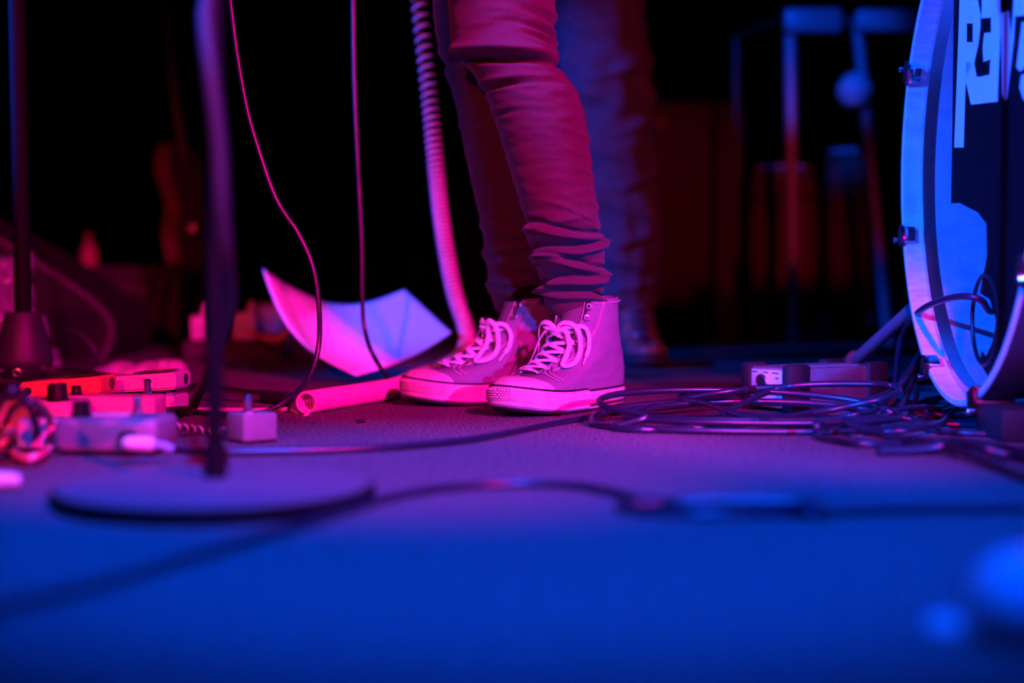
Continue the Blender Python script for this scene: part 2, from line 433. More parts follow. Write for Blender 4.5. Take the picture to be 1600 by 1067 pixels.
    for k in range(last-1):
        for sgn, h in ((-1, .0), (1, .0022)):
            a, b = pe(sgn, k), pe(-sgn, k+1)
            lace([(a[0]*.95, a[1], .0040), (a[0]*.62, a[1]+(b[1]-a[1])*.2, .0085+h), (0, (a[1]+b[1])/2, .0108+h), (b[0]*.62, a[1]+(b[1]-a[1])*.8, .0085+h), (b[0]*.97, b[1], .0036)])
    if bow:
        kt = .70
        for sgn in (-1, 1):
            a = pe(sgn, last-1)
            lace([(a[0], a[1], .004), (a[0]*.5, a[1]-.01, .011), (0, kt, .016)])
            s2 = sgn
            # loop that drops over the side, and the loose end with its aglet
            lace([(0, kt+.02, .017), (s2*.22, kt+.055, .026), (s2*.50, kt+.03, .027), (s2*.78, kt-.08, .017), (s2*.98, kt-.20, .010), (s2*1.00, kt-.275, .0085),
                  (s2*.86, kt-.29, .0095), (s2*.72, kt-.21, .013), (s2*.55, kt-.09, .018), (s2*.28, kt+.005, .020), (0, kt, .017)], .0074, n=9)
            o, P3 = lace([(0, kt-.01, .017), (s2*.35, kt+.03, .023), (s2*.68, kt+.05, .018), (s2*.92, kt-.02, .011), (s2*1.08, kt-.12, .008), (s2*1.15, kt-.20, .0075)], .0066)
            d = (P3[-1]-P3[-3]).normalized(); g = MB(); g.cyl(P3[-1]-d*.001, P3[-1]+d*.016, .0017, .0015, 10); g.build('aglet', 'plastic_white', e, world=False)
        g = MB()
        c = L.Q(0, kt+.005, .017); n = L.N(0, kt)
        rows = []
        for i in range(9):
            a = PI*i/8; rows.append([c+Vector((mirror*0+.0095*math.cos(a), 0, 0))+(Vector((0, 1, 0))*math.cos(2*PI*k/12)+n*math.sin(2*PI*k/12))*.0065*(math.sin(a)*.8+.25) for k in range(12)])
        g.grid(rows, True, False, True, True); g.build('knot', 'lace', e, world=False)
    return e, L

def rot_for(direction):
    """z-rotation that turns local +Y into the direction"""
    return math.atan2(-direction[0], direction[1])

# ------------------------------------------------------------------ trouser legs
def leg_rings(prof, folds, seg=84, step=2.2, depth_ratio=1.0, nz=0.0015, seed=0, nfreq=9.0):
    """prof: (row, left px, right px, depth); a ring per few rows, theta 0 faces -y, + turns to +x"""
    rs = [p[0] for p in prof]; rows = []; r = rs[0]
    while r >= rs[-1]:
        xs = [-q for q in rs]
        l = cub_tab(xs, [p[1] for p in prof], -r); rr = cub_tab(xs, [p[2] for p in prof], -r); d = cub_tab(xs, [p[3] for p in prof], -r)
        c = P((l+rr)/2, r, d); a = (rr-l)/2/FPX*d; ring = []
        for k in range(seg):
            th = 2*PI*k/seg; t2 = th if th <= PI else th-2*PI
            dsp = 0.0
            for (r0, slope, wd, amp, tc, tw, over) in folds:
                dt = (t2-tc+PI) % (2*PI)-PI
                if abs(dt) > 3.2*tw: continue
                x = (r-r0-slope*math.sin(dt)-over*math.sin(2.3*t2+r0))/wd
                if abs(x) > 5: continue
                prof_f = math.exp(-x*x) if x < 0 else math.exp(-(x*1.7)**2)     # steeper under the fold
                dsp += amp*prof_f*math.exp(-(dt/tw)**2)
            dsp += nz*noise.noise(Vector((math.sin(th)*2+seed, math.cos(th)*2, r/100*nfreq)))
            ring.append(c+Vector((math.sin(th)*(a+dsp), -math.cos(th)*(a+dsp)*depth_ratio, 0)))
        rows.append(ring); r -= step if r > -60 else step*6
    return rows

# ================================================================== the musician in jeans and high-tops
pA = thing('person', 'person in dark skinny jeans and canvas high-top sneakers, standing at the middle of the stage', 'person', (0.06, 2.28, 0))
dirL = Vector((-.63, -.777, 0)); toeL = Vector((-.018, 2.065, 0)); heelL = toeL-dirL*.300
make_shoe(pA, heelL, rot_for(dirL), 1, label='worn canvas high-top sneaker nearer the camera, laces tied in a bow')
dirR = Vector((-.95, -.312, 0)); toeR = Vector((-.176, 2.262, 0)); heelR = toeR-dirR*.305
make_shoe(pA, heelR, rot_for(dirR), -1, label='worn canvas high-top sneaker further back, toe in red light')
nearp = [(492, 862, 938, 2.235), (480, 852, 940, 2.235), (468, 850, 942, 2.235), (440, 845, 943, 2.23), (410, 836, 945, 2.22), (380, 826, 942, 2.21), (350, 822, 937, 2.20), (300, 807, 929, 2.19),
         (250, 792, 922, 2.18), (200, 777, 917, 2.165), (150, 758, 904, 2.15), (120, 742, 884, 2.14), (104, 728, 872, 2.135), (85, 708, 870, 2.13), (50, 704, 866, 2.13), (0, 700, 868, 2.13), (-100, 694, 874, 2.15),
         (-300, 690, 885, 2.22), (-400, 700, 880, 2.25)]
folds = []
rnd = random.Random(3)
for k, r0 in enumerate((372, 397, 421, 446, 468)):          # bunched denim stacked above the shoe
    folds.append((r0, 9*(-1)**k, 6.5, .0150, .1+.35*(-1)**k, 2.3, 4))
    folds.append((r0-13, 9*(-1)**k, 4.5, -.0120, .3*(-1)**k, 1.8, 4))
folds += [(352, -16, 7, .006, -.3, 1.2, 2), (338, 26, 6, .005, .5, .9, 2), (362, 18, 5, .005, 1.2, .7, 0), (405, -10, 5, -.007, .9, .35, 0), (432, 10, 5, -.006, -.5, .5, 0), (409, 8, 5, -.006, -.7, .5, 0)]
folds += [(103, 4, 6.0, -.024, -.35, 1.4, 2), (86, 5, 9, .012, -.3, 1.4, 1), (142, -5, 5, -.013, -.65, .8, 0), (131, -5, 6, .007, -.6, .9, 0), (184, -6, 5, -.004, -1.0, .5, 0), (176, -6, 6, .003, -.9, .6, 0)]
folds += [(58, 14, 5.5, -.010, 1.0, .75, 0), (75, 18, 5, -.009, 1.1, .6, 0), (38, 20, 7, -.006, .9, .8, 0), (66, 14, 4.5, .006, 1.3, .5, 0), (82, 10, 5, .007, 1.4, .5, 0), (48, 22, 6, .005, 1.2, .6, 0), (60, -24, 12, -.005, -.3, .6, 0), (28, 12, 6, .006, 1.3, .5, 0)]
for r0 in (218, 248, 274, 305, 322): folds.append((r0, 12, 5, .0032, 1.25, .5, 0))
g = MB(); g.grid(leg_rings(nearp, folds, 108, 1.5, 1.04, .0022, 2), True, True, False, True)
jn = g.build('jeans_leg', 'denim', pA, sharp=80, fix=True)
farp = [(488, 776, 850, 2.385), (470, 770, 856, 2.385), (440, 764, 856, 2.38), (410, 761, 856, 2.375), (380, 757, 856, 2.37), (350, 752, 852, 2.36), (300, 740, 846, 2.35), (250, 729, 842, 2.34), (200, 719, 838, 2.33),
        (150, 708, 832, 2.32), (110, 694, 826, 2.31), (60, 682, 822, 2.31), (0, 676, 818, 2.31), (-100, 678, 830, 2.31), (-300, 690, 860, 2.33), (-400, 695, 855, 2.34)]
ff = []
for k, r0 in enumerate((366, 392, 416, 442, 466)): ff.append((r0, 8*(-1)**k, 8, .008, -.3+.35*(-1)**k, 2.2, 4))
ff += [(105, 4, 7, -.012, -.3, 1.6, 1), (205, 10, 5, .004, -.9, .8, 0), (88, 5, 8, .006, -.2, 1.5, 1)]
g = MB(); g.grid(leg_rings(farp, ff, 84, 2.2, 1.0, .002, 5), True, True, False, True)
g.build('jeans_leg', 'denim_shaded', pA, sharp=80)
# seat of the jeans joining both legs, above the frame
g = MB(); rows = []
for z, a, b, cx, cy in ((.80, .11, .14, .03, 2.26), (.86, .135, .175, .03, 2.26), (.94, .135, .185, .03, 2.26), (1.02, .12, .165, .025, 2.255), (1.07, .11, .155, .02, 2.25)):
    ang = math.atan2(.655, .755)-PI/2
    rows.append([Vector((cx+math.cos(ang)*a*math.cos(t)-math.sin(ang)*b*math.sin(t), cy+math.sin(ang)*a*math.cos(t)+math.cos(ang)*b*math.sin(t), z)) for t in [2*PI*k/40 for k in range(40)]])
g.grid(rows, True, False, True, True); g.build('jeans_seat', 'denim', pA)
# buttonless hems and side seam stitching
seam = leg_rings([p for p in nearp], folds, 108, 4, 1.04, .0022, 2)
g = MB()
for kk in (23, 24):
    pts = [r[kk]+Vector((.0006, -.0006, 0)) for r in seam if r[kk].z > .30][::1]
    for i in range(0, min(len(pts), 90)-1): g.tube([pts[i], pts[i].lerp(pts[i+1], .75)], .0005, 5)
g.build('seam_stitching', 'denim', pA)
# socks
for (c0, c1, r) in ((heelL+dirL*.085, P(893, 440, 2.235), .036), (heelR+dirR*.085, P(812, 440, 2.385), .034)):
    g = MB(); g.tube(catmull([c0+Vector((0, 0, .07)), c0+Vector((0, 0, .13)), c1], 6), r, 24); g.build('sock', 'sock', pA)

# ================================================================== the second person further back
pB = thing('person', 'person in loose dark trousers and reddish-brown boots, standing behind the one in jeans', 'person', (0.28, 3.42, 0))
D2 = 3.42
prof = [(478, 940, 1026, D2), (450, 938, 1030, D2), (400, 926, 1036, D2), (300, 905, 1033, D2-.01), (200, 888, 1024, D2-.03), (100, 872, 1016, D2-.05), (0, 858, 1006, D2-.05), (-40, 852, 1003, D2-.03)]
fb = [(60, 40, 14, .012, -.3, .8, 0), (120, -20, 12, .014, .3, 1.0, 0), (165, 24, 12, .013, -.2, .9, 0), (205, -22, 12, .012, .5, .9, 0), (250, 22, 12, .014, -.1, 1.0, 0), (285, -24, 10, .012, .6, .8, 0), (330, 22, 12, .014, 0, 1.1, 0), (375, -20, 12, .012, .3, 1.0, 0), (415, 14, 10, .014, 0, 1.4, 0), (448, -10, 9, .012, .2, 1.6, 0)]
g = MB(); g.grid(leg_rings(prof, fb, 64, 4, 1.0, .012, 9, 3.0), True, True, False, True); g.build('trouser_leg', 'trousers', pB, sharp=80)
prof2 = [(p[0], p[1]-128+.04*p[0], p[2]-128+.04*p[0], p[3]+.12) for p in prof]
g = MB(); g.grid(leg_rings(prof2, fb, 64, 4, 1.0, .012, 19, 3.0), True, True, False, True); g.build('trouser_leg', 'trousers', pB, sharp=80)
g = MB(); rows = [[Vector((.130+a*math.cos(t), 3.44+b*math.sin(t), z)) for t in [2*PI*k/36 for k in range(36)]] for z, a, b in ((.875, .185, .115), (.90, .195, .125), (.98, .195, .13), (1.05, .18, .125), (1.10, .17, .115))]
g.grid(rows, True, False, True, True); g.build('trouser_seat', 'trousers', pB)
db = Vector((.10, -.99, 0)).normalized()
make_shoe(pB, Vector((.285, 3.50, 0)), rot_for(db), 1, upper='boot', bow=False, boot=True, spring=.008)
make_shoe(pB, Vector((.10, 3.63, 0)), rot_for(Vector((-.25, -.97, 0)).normalized()), -1, upper='boot', bow=False, boot=True, spring=.008)

# ================================================================== bass drum
DR, DD, DX, DZ = .340, 1.950, .608, .368
BETA = math.radians(2.6)
du = Vector((math.sin(BETA), math.cos(BETA), 0)); dn = Vector((-math.cos(BETA), math.sin(BETA), 0)); dzv = Vector((0, 0, 1))
DC = Vector((DX, DD, DZ))
def drum(r, ang, ax): return DC+(du*math.cos(ang)+dzv*math.sin(ang))*r-dn*ax
drm = thing('bass_drum', 'large bass drum with pale wooden hoop and clear lettered head, at the right edge', 'drum', (DX+.2, DD, 0))
NA = 144; an = [2*PI*i/NA for i in range(NA)]
def ringmesh(prof, name, material, parent, sharp=38):
    g = MB(); g.grid([[drum(r, a, x) for a in an] for r, x in prof+[prof[0]]], True); return g.build(name, material, parent, sharp=sharp)
hoop = ringmesh([(DR, .002), (DR, .048), (DR-.003, .050), (DR-.011, .050), (DR-.011, .002), (DR-.009, 0), (DR-.002, 0)], 'hoop', 'wood_hoop', drm)
ringmesh([(DR+.0012, .003), (DR+.0012, .047), (DR+.0002, .047), (DR+.0002, .003)], 'hoop_wrap', 'shell_wrap', drm)
ringmesh([(DR-.013, .05), (DR-.013, .44), (DR-.020, .44), (DR-.020, .05)], 'shell', 'wood_shell', drm)
ringmesh([(DR-.0115, .052), (DR-.0115, .44), (DR-.0128, .44), (DR-.0128, .052)], 'shell_wrap', 'shell_wrap', drm)
ringmesh([(DR, .442), (DR, .486), (DR-.003, .49), (DR-.011, .49), (DR-.011, .442)], 'hoop', 'wood_hoop', drm)
g = MB(); g.grid([[drum(DR-.013, a, .445) for a in an], [drum(.001, a, .447) for a in an]], True); g.build('rear_head', 'black_metal', drm)
ringmesh([(DR-.012, .028), (DR-.012, .05), (DR-.019, .05), (DR-.019, .030)], 'head_rim', 'nickel', drm)
# clear head with an offset port
HAX = .040
PORT = drum(0, 0, HAX)+du*(.0)-dzv*.222
g = MB(); g.grid([[drum(DR-.018, a, HAX) for a in an], [PORT+(du*math.cos(a)+dzv*math.sin(a))*.062 for a in an]], True)
head = g.build('drum_head', 'clear_head', drm, fix=False)
g = MB(); g.torus(PORT, dn, .062, .003, 48, 8); g.build('port_ring', 'black_metal', head)
# painted lettering on the head (traced shapes lie in the plane of the head)
def on_head(px, row, lift=.0006):
    o = Vector((0, 0, CAM_H)); d = (P(px, row, 1)-o); q = DC-dn*HAX+dn*lift
    return o+d*((q-o).dot(dn)/d.dot(dn))
def letter(polys, z=.0006):
    g = MB()
    for k, poly in enumerate(polys):
        top = [on_head(1470+x/4.1, y/4.1, z+.0006) for x, y in poly]; bot = [p-dn*.0005 for p in top]; n = len(poly)
        g.add(top+bot, [tuple(range(n))]+[(i, (i+1) % n, (i+1) % n+n, i+n) for i in range(n)])
    return g.build('letter', 'letter', head)
letter([[(122, -60), (170, -60), (165, 150), (165, 270), (158, 520), (145, 945), (85, 945), (100, 560), (112, 250)],
        [(165, -60), (232, -60), (240, 20), (252, 90), (252, 180), (240, 290), (205, 290), (205, 150), (165, 150)],
        [(165, 270), (205, 270), (205, 285), (241, 280), (212, 410), (160, 540), (160, 420)],
        [(160, 400), (213, 408), (228, 492), (262, 490), (262, 664), (192, 670), (158, 515)]])
letter([[(262, -60), (382, -60), (380, 200), (362, 650), (262, 662), (262, 490), (312, 478), (318, 380), (272, 396), (268, 300), (278, 212), (322, 208), (322, 112), (256, 118), (262, 60)]])
letter([[(384, 84), (432, 70), (452, 240), (470, -60), (484, -60), (466, 250), (424, 630), (408, 642), (392, 600)]])
letter([[(480, -60), (560, -60), (560, 95), (478, 105)], [(520, 140), (575, 160), (575, 330), (530, 440), (505, 458), (484, 430)], [(516, 480), (575, 470), (575, 640), (530, 640), (504, 560)]])
letter([[(590, -60), (680, -60), (676, 600), (640, 640), (596, 560)]])
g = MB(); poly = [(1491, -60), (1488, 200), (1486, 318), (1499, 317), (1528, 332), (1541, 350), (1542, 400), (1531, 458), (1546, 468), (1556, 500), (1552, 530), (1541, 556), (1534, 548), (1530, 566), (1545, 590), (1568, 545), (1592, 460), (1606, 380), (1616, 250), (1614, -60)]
top = [on_head(x, y, .0003) for x, y in poly]; g.add(top, [tuple(range(len(poly)))]); g.build('dark_panel', 'print', head)  # black sheet added on the clear head, darkens the interior behind it
# claws, tension rods, lugs
for k in range(8):
    a = math.radians(28-45*k)
    M3 = Matrix((du, dzv, -dn)).transposed().to_4x4()
    rad = Matrix.Translation(DC) @ M3 @ Matrix.Rotation(a, 4, 'Z')           # local: x radial, y tangential, z into the drum
    g = MB(); g.box((DR+.004, 0, .022), (.009, .034, .052), .003, rad); g.box((DR-.006, 0, -.003), (.022, .034, .006), .0025, rad)
    cl = g.build('claw', 'black_metal', drm)
    g = MB(); g.box((DR-.016, 0, .006), (.006, .026, .022), .0025, rad); g.build('claw_hook', 'chrome', cl)
    g = MB(); g.cyl(rad @ Vector((DR+.013, 0, -.004)), rad @ Vector((DR+.013, 0, .20)), .0034, None, 12)
    g.cyl(rad @ Vector((DR+.013, 0, -.012)), rad @ Vector((DR+.013, 0, .002)), .0055, None, 12); g.build('tension_rod', 'chrome', drm)
    g = MB(); g.box((DR+.004, 0, .215), (.034, .026, .06), .006, rad); g.build('lug', 'chrome', drm)
# folding spurs with ribbed rubber feet
sp0 = P(1425, 484, 2.26); sp1 = P(1334, 566, 2.52)
for a0, a1 in ((sp0, sp1), (Vector((.80, 1.66, .20)), Vector((.72, 1.50, .03)))):
    d = (a1-a0).normalized()
    g = MB(); g.cyl(a0, a1, .011, .011, 18); s_ = g.build('spur', 'strap_grey', drm)
    g = MB(); e1 = a1+d*(a1.z-.012)/(-d.z)*.98
    prof = [(.013 if i % 2 else .0175, i/9) for i in range(10)]
    g.tube([a1-d*.012+(e1-a1+d*.012)*z for r, z in prof], lambda t: .0135 if round(t*9) % 2 else .0175, 18); g.build('rubber_foot', 'strap_grey', s_)
# block under the near side of the hoop
g = MB(); g.box((DX+.045, DD-.155, .021), (.10, .10, .042), .006); g.build('hoop_block', 'rubber_black', drm)

# ------------------------------------------------------------------ cables
def cable(name, pts, label, r=.0042, material='cable', cat='cable', group=None, n=10, seg=9):
    g = MB(); path = catmull(pts, seg)
    for p in path: p.z = max(p.z, r)
    g.tube(path, r, n); return tag(g.build(name, material), label, cat, group), path
def plug(parent, a, b, r=.0062):
    """a straight metal jack: barrel from a to b plus tip and strain relief"""
    d = (b-a).normalized(); g = MB(); g.tube([a, a.lerp(b, .3), a.lerp(b, .32), a.lerp(b, .72), a.lerp(b, .75), b], lambda t: r*(1.0 if t < .5 else .86), 16); o = g.build('jack_plug', 'nickel', parent)
    g = MB(); g.tube([b, b+d*.012], .0030, 10); g.build('plug_tip', 'chrome', o)
    g = MB(); g.tube([a-d*.022, a], lambda t: .0045+.001*t, 12); g.build('strain_relief', 'rubber_black', o)
def fl(px, row, z=.0045): return F(px, row, z)

# long cable past the shoe into the box
jackA, jackB = P(1178, 608, 2.05), P(1226, 605, 2.115)
c, _ = cable('instrument_cable', [fl(268, 702), fl(330, 707), fl(420, 706), fl(520, 703), fl(620, 698), fl(720, 689), fl(790, 677), fl(850, 664), fl(920, 652), fl(985, 640, .006), P(1050, 627, 2.06), P(1110, 616, 2.03), P(1150, 610, 2.03), jackA],
             'long dark cable running along the floor past the shoes into the metal box', .0046)
plug(c, jackA, jackB)
# slack coil of cable between the shoe and the box
coil = []
def loop(cx, cy, rx, ry, a0, a1, z, n=10, rot=.0):
    for i in range(n+1):
        a = a0+(a1-a0)*i/n; x, y = rx*math.cos(a), ry*math.sin(a)
        coil.append(Vector((cx+x*math.cos(rot)-y*math.sin(rot), cy+x*math.sin(rot)+y*math.cos(rot), z(i/n) if callable(z) else z)))
loop(.335, 1.945, .225, .115, 0.2, PI*2+.1, lambda t: .005+.02*max(0, math.sin(t*2*PI)), 14)
loop(.345, 1.960, .190, .090, .1, PI*2+.1, lambda t: .012+.012*max(0, math.sin(t*2*PI)), 14)
loop(.350, 1.965, .170, .082, .1, PI*2, lambda t: .014+.012*max(0, math.sin(t*2*PI)), 14)
loop(.320, 1.955, .200, .105, .0, PI*1.25, lambda t: .02+.022*math.sin(t*PI), 9)
coil += [fl(960, 668, .005), fl(1010, 672), fl(1090, 668), fl(1180, 660, .012), P(1290, 640, 2.0), P(1380, 617, 2.04), P(1418, 590, 2.12), P(1436, 556, 2.3), P(1450, 520, 2.5)]
cable('coiled_cable', coil, 'slack loops of blue-lit cable heaped between the near sneaker and the metal box', .0046, seg=6)
cable('stage_cable', [P(1180, 602, 2.6), P(1110, 612, 2.2), fl(1060, 622, .03), fl(1100, 630, .026), fl(1150, 647, .020), fl(1205, 661, .012), fl(1260, 667), fl(1330, 662), fl(1400, 664), fl(1500, 660), fl(1640, 655)],
      'purple-lit cable crossing diagonally over the slack loops', .0046)
cable('stage_cable', [fl(1130, 645, .020), P(1200, 612, 2.06), P(1240, 603, 2.05), P(1290, 600, 2.05), P(1360, 600, 2.05), P(1396, 603, 2.05), P(1404, 612, 2.0), P(1370, 625, 1.97), fl(1300, 640, .02), fl(1200, 655, .01), fl(1110, 662), fl(1020, 655), fl(985, 645), fl(1060, 634, .012), fl(1150, 622, .02)],
      'cable arching across the front of the metal box', .0046)
cable('stage_cable', [P(1446, 540, 2.35), P(1420, 580, 2.2), P(1396, 612, 2.08), P(1368, 640, 1.98), fl(1345, 662, .006), fl(1300, 672), fl(1282, 660, .02), fl(1276, 664, .02), fl(1284, 684), fl(1340, 694), fl(1420, 692), fl(1500, 690), fl(1570, 700), fl(1660, 725)],
      'red-lit cable making a tight hairpin on the floor in front of the metal box', .0048)
cable('stage_cable', [P(1436, 566, 2.3), P(1424, 600, 2.15), P(1405, 640, 2.0), fl(1380, 662), fl(1345, 668, .006), fl(1320, 656, .02), fl(1345, 668, .016), fl(1400, 684, .01), fl(1450, 690, .012), fl(1520, 712, .008), fl(1600, 745), fl(1680, 775)],
      'red-lit cable running from the drum towards the lower right corner', .0048)
cable('stage_cable', [fl(1372, 707), fl(1420, 704, .006), fl(1470, 698, .010), fl(1500, 692, .016), fl(1540, 702, .012), fl(1590, 715), fl(1680, 730)], 'short pink-lit cable end lying nearest of the heap below the drum', .0062)
rr = random.Random(11)
heap_desc = ['thin cable in the heap just left of the drum hoop', 'cable curling under the drum hoop towards the block', 'cable lying straight along the floor below the drum hoop',
             'cable bending back behind the drum hoop', 'cable sagging from behind the drum to the heap', 'cable passing under the notch of the drum hoop']
heap = [[fl(1400, 632), fl(1440, 640, .012), fl(1480, 650, .006), fl(1540, 648), fl(1640, 640)], [fl(1350, 650, .012), fl(1400, 640, .02), fl(1450, 636, .02), fl(1470, 646), fl(1430, 660), fl(1380, 668)],
        [fl(1480, 663), fl(1540, 664), fl(1600, 663), fl(1680, 660)], [fl(1300, 655, .01), fl(1350, 645, .02), fl(1420, 634, .01), fl(1460, 622), fl(1520, 615)],
        [P(1428, 575, 2.3), P(1432, 615, 2.2), fl(1424, 648, .01), fl(1440, 668), fl(1500, 676), fl(1600, 680)], [fl(1350, 676), fl(1420, 672, .01), fl(1470, 660, .012), fl(1490, 642)]]
for pts, ds in zip(heap, heap_desc): cable('stage_cable', pts, ds, .0040, seg=7, group='cables heaped by the drum')
# kick-drum microphone cable over the hoop and into the port
cable('microphone_cable', [P(1400, 600, 2.4), P(1404, 552, 2.36), P(1413, 514, 2.32), P(1440, 484, 2.16), P(1478, 467, 2.02), P(1512, 463, 1.93), P(1534, 470, 1.92), P(1546, 486, 1.94)]+[PORT+Vector((.03, .02, .01)), PORT+Vector((.08, .03, -.02)), PORT+Vector((.15, .04, -.06))],
      'black cable looping over the drum hoop into the drum', .0050)

# hanging cables
cable('hanging_cable', [P(346, -700, 2.15), P(347, -300, 2.18), P(352, -60, 2.2), P(360, 0, 2.2), P(370, 80, 2.2), P(386, 170, 2.2), P(406, 240, 2.2), P(432, 312, 2.2), P(466, 365, 2.2), P(488, 415, 2.2), P(498, 475, 2.2), P(498, 540, 2.2), P(482, 590, 2.18), P(452, 622, 2.14), fl(412, 644), fl(360, 648), fl(300, 643), fl(262, 640)],
      'thin magenta-lit cable hanging in a long curve down to the pedals', .0040)
cable('hanging_cable', [P(552, -700, 2.4), P(550, -300, 2.5), P(551, -60, 2.5), P(552, 0, 2.5), P(554, 130, 2.5), P(559, 250, 2.5), P(565, 380, 2.5), P(566, 460, 2.5), P(570, 515, 2.5), P(586, 560, 2.48), fl(618, 600, .012), fl(660, 604), fl(720, 600), fl(790, 598)],
      'dark blue cable hanging straight in front of the white paper', .0040)

# coiled guitar cord
def helix_cord(path, R, r, pitch, turnseg=14, n=6):
    acc = 0; g = MB(); out = []; L = [0]
    for i in range(1, len(path)): L.append(L[-1]+(path[i]-path[i-1]).length)
    s = 0; ang = 0; nrm = None; i = 0; ds = None
    while s < L[-1]:
        while i < len(L)-2 and L[i+1] < s: i += 1
        t = (s-L[i])/max(1e-9, L[i+1]-L[i]); p = path[i].lerp(path[i+1], t); tn = (path[min(i+2, len(path)-1)]-path[max(i-1, 0)]).normalized()
        if nrm is None: nrm = tn.orthogonal().normalized()
        nrm = (nrm-tn*nrm.dot(tn)).normalized(); bn = tn.cross(nrm)
        out.append(p+(nrm*math.cos(ang)+bn*math.sin(ang))*R)
        pt_ = pitch(s/L[-1]); ang += 2*PI/turnseg; s += pt_/turnseg
    g.tube(out, r, n); return g, out
cp = catmull([P(660, -600, 2.6), P(650, -300, 2.8), P(652, -70, 2.88), P(655, 0, 2.88), P(671, 150, 2.88), P(688, 330, 2.87), P(708, 450, 2.86), P(728, 516, 2.84), P(724, 552, 2.80), P(694, 574, 2.74), P(655, 590, 2.64), F(615, 606, .019), F(560, 616, .0185), F(520, 622, .0185), F(476, 629, .0185)], 12)
g, out = helix_cord(cp, .0148, .0028, lambda t: .0215 if t < .36 else (.0215-.0127*(t-.36)/.16 if t < .52 else .0088))
end = out[-1]
cord = tag(g.build('guitar_cable', 'cord_pale', sharp=80), 'pale coiled guitar cord hanging down and lying on the floor behind the sneakers', 'cable')
g = MB(); g.tube(catmull([end, end+Vector((-.012, -.012, -.012)), fl(455, 640, .0035), fl(400, 641, .0035), fl(330, 640, .0035), fl(270, 640, .01)], 10), .0036, 8); g.build('straight_lead', 'cord_pale', cord)

# ================================================================== DI box
bx = thing('direct_box', 'metal box with black rubber corner bumpers, standing behind the cable loops', 'audio box', (.472, 2.215, 0), math.radians(30))
Wd, Dp, Hh = .185, .105, .062
M0 = Matrix.Identity(4)
g = MB(); g.box((0, 0, .006+Hh/2), (Wd, Dp, Hh), .003); b_ = g.build('case', 'aluminium', bx, world=False)
g = MB(); g.box((-Wd/2-.001, 0, .006+Hh/2), (.002, Dp-.012, Hh-.008), .0008); pn = g.build('end_panel', 'panel', bx, world=False)
g = MB(); g.cyl((-Wd/2-.006, .012, .044), (-Wd/2, .012, .044), .0095, .0095, 24); g.build('socket', 'knob', pn, world=False)
g = MB(); g.torus((-Wd/2-.004, .012, .044), (1, 0, 0), .0115, .0022, 24, 8); g.build('socket_ring', 'nickel', pn, world=False)
g = MB()
for yy, zz, ly in ((-.018, .060, .014), (.004, .060, .010), (.030, .060, .012), (-.022, .052, .008), (-.022, .018, .012), (.02, .018, .016), (.0, .012, .02)): g.box((-Wd/2-.0022, yy, zz), (.0008, ly, .0014))
g.build('panel_print', 'print', pn, world=False)
g = MB(); g.box((-Wd/2-.004, -.02, .034), (.006, .016, .009), .001); g.build('slide_switch', 'knob', pn, world=False)
g = MB(); g.box((-Wd/2-.004, .022, .016), (.006, .014, .014), .001); g.build('output_socket', 'chrome', pn, world=False)
for sx in (-1, 1):
    for sy in (-1, 1):
        g = MB()
        g.box((sx*(Wd/2-.013), sy*(Dp/2-.004), .037), (.042, .022, .074), .006); g.build('corner_bumper', 'rubber_black', bx, world=False)
g = MB()
for i in range(26): g.box((-.055+i*.0044, -.022, .006+Hh+.0006), (.002, .03, .0016))
g.build('vent_ribs', 'aluminium', bx, world=False)
g = MB(); g.cyl((Wd/2, -.02, .04), (Wd/2+.012, -.02, .04), .007, .007, 16); g.build('rear_socket', 'nickel', bx, world=False)

# ================================================================== sheet of paper
pp = []
for i in range(29):
    u = i/28; r = []
    for j in range(21):
        v = j/20
        # bilinear between measured corners, with the curl of a used sheet
        a = P(410, 420, 2.98).lerp(P(632, 452, 2.98), u); b = P(556, 587, 2.70).lerp(P(706, 520, 2.80), u)
        p = a.lerp(b, v)
        sag = math.sin(u*PI)
        p.z -= .052*sag*(1-v*.75)
        p += Vector((-.022, -.02, -.030))*math.sin(v*PI)*(1-u)
        p.y += .05*math.sin(u*PI)
        p.z = max(p.z, .002)
        r.append(p)
    pp.append(r)
g = MB(); g.grid(pp); pa = tag(g.build('paper_sheet', 'paper', sharp=80), 'curled white sheet of paper standing on the floor behind the sneakers', 'paper')
pa.modifiers.new('thickness', 'SOLIDIFY').thickness = .0006

# ================================================================== foreground microphone stand with round base
bc = F(337, 782); bc.z = 0
ms = thing('microphone_stand', 'black microphone stand with a round flat base, out of focus in the foreground', 'stand', bc)
g = MB(); g.lathe([(.10, .010), (.141, .010), (.1405, .0150), (.06, .019), (.022, .021), (.0, .021)], n=72); g.build('base', 'base_plate', ms, world=False)
g = MB(); g.lathe([(.118, 0), (.142, .0), (.145, .003), (.145, .012), (.142, .0145), (.138, .0145), (.118, .010)], n=72); g.build('base_edge', 'matte_black', ms, world=False)
g = MB(); g.lathe([(.011, .018), (.011, .034), (.0100, .038), (.0095, .05), (0, .05)], n=32); g.build('collar', 'matte_black', ms, world=False)
g = MB(); g.cyl((0, 0, .03), (.006, .0, .95), .0078, .0078, 24); po = g.build('pole', 'matte_black', ms, world=False)
g = MB(); g.lathe([(.0, .90), (.017, .90), (.019, .92), (.019, .98), (.015, 1.0), (0, 1.0)], n=28); g.build('clutch', 'black_metal', ms, world=False)
g = MB(); g.cyl((.006, 0, .98), (.008, 0, 1.55), .0075, .0075, 20); g.build('upper_pole', 'black_metal', ms, world=False)
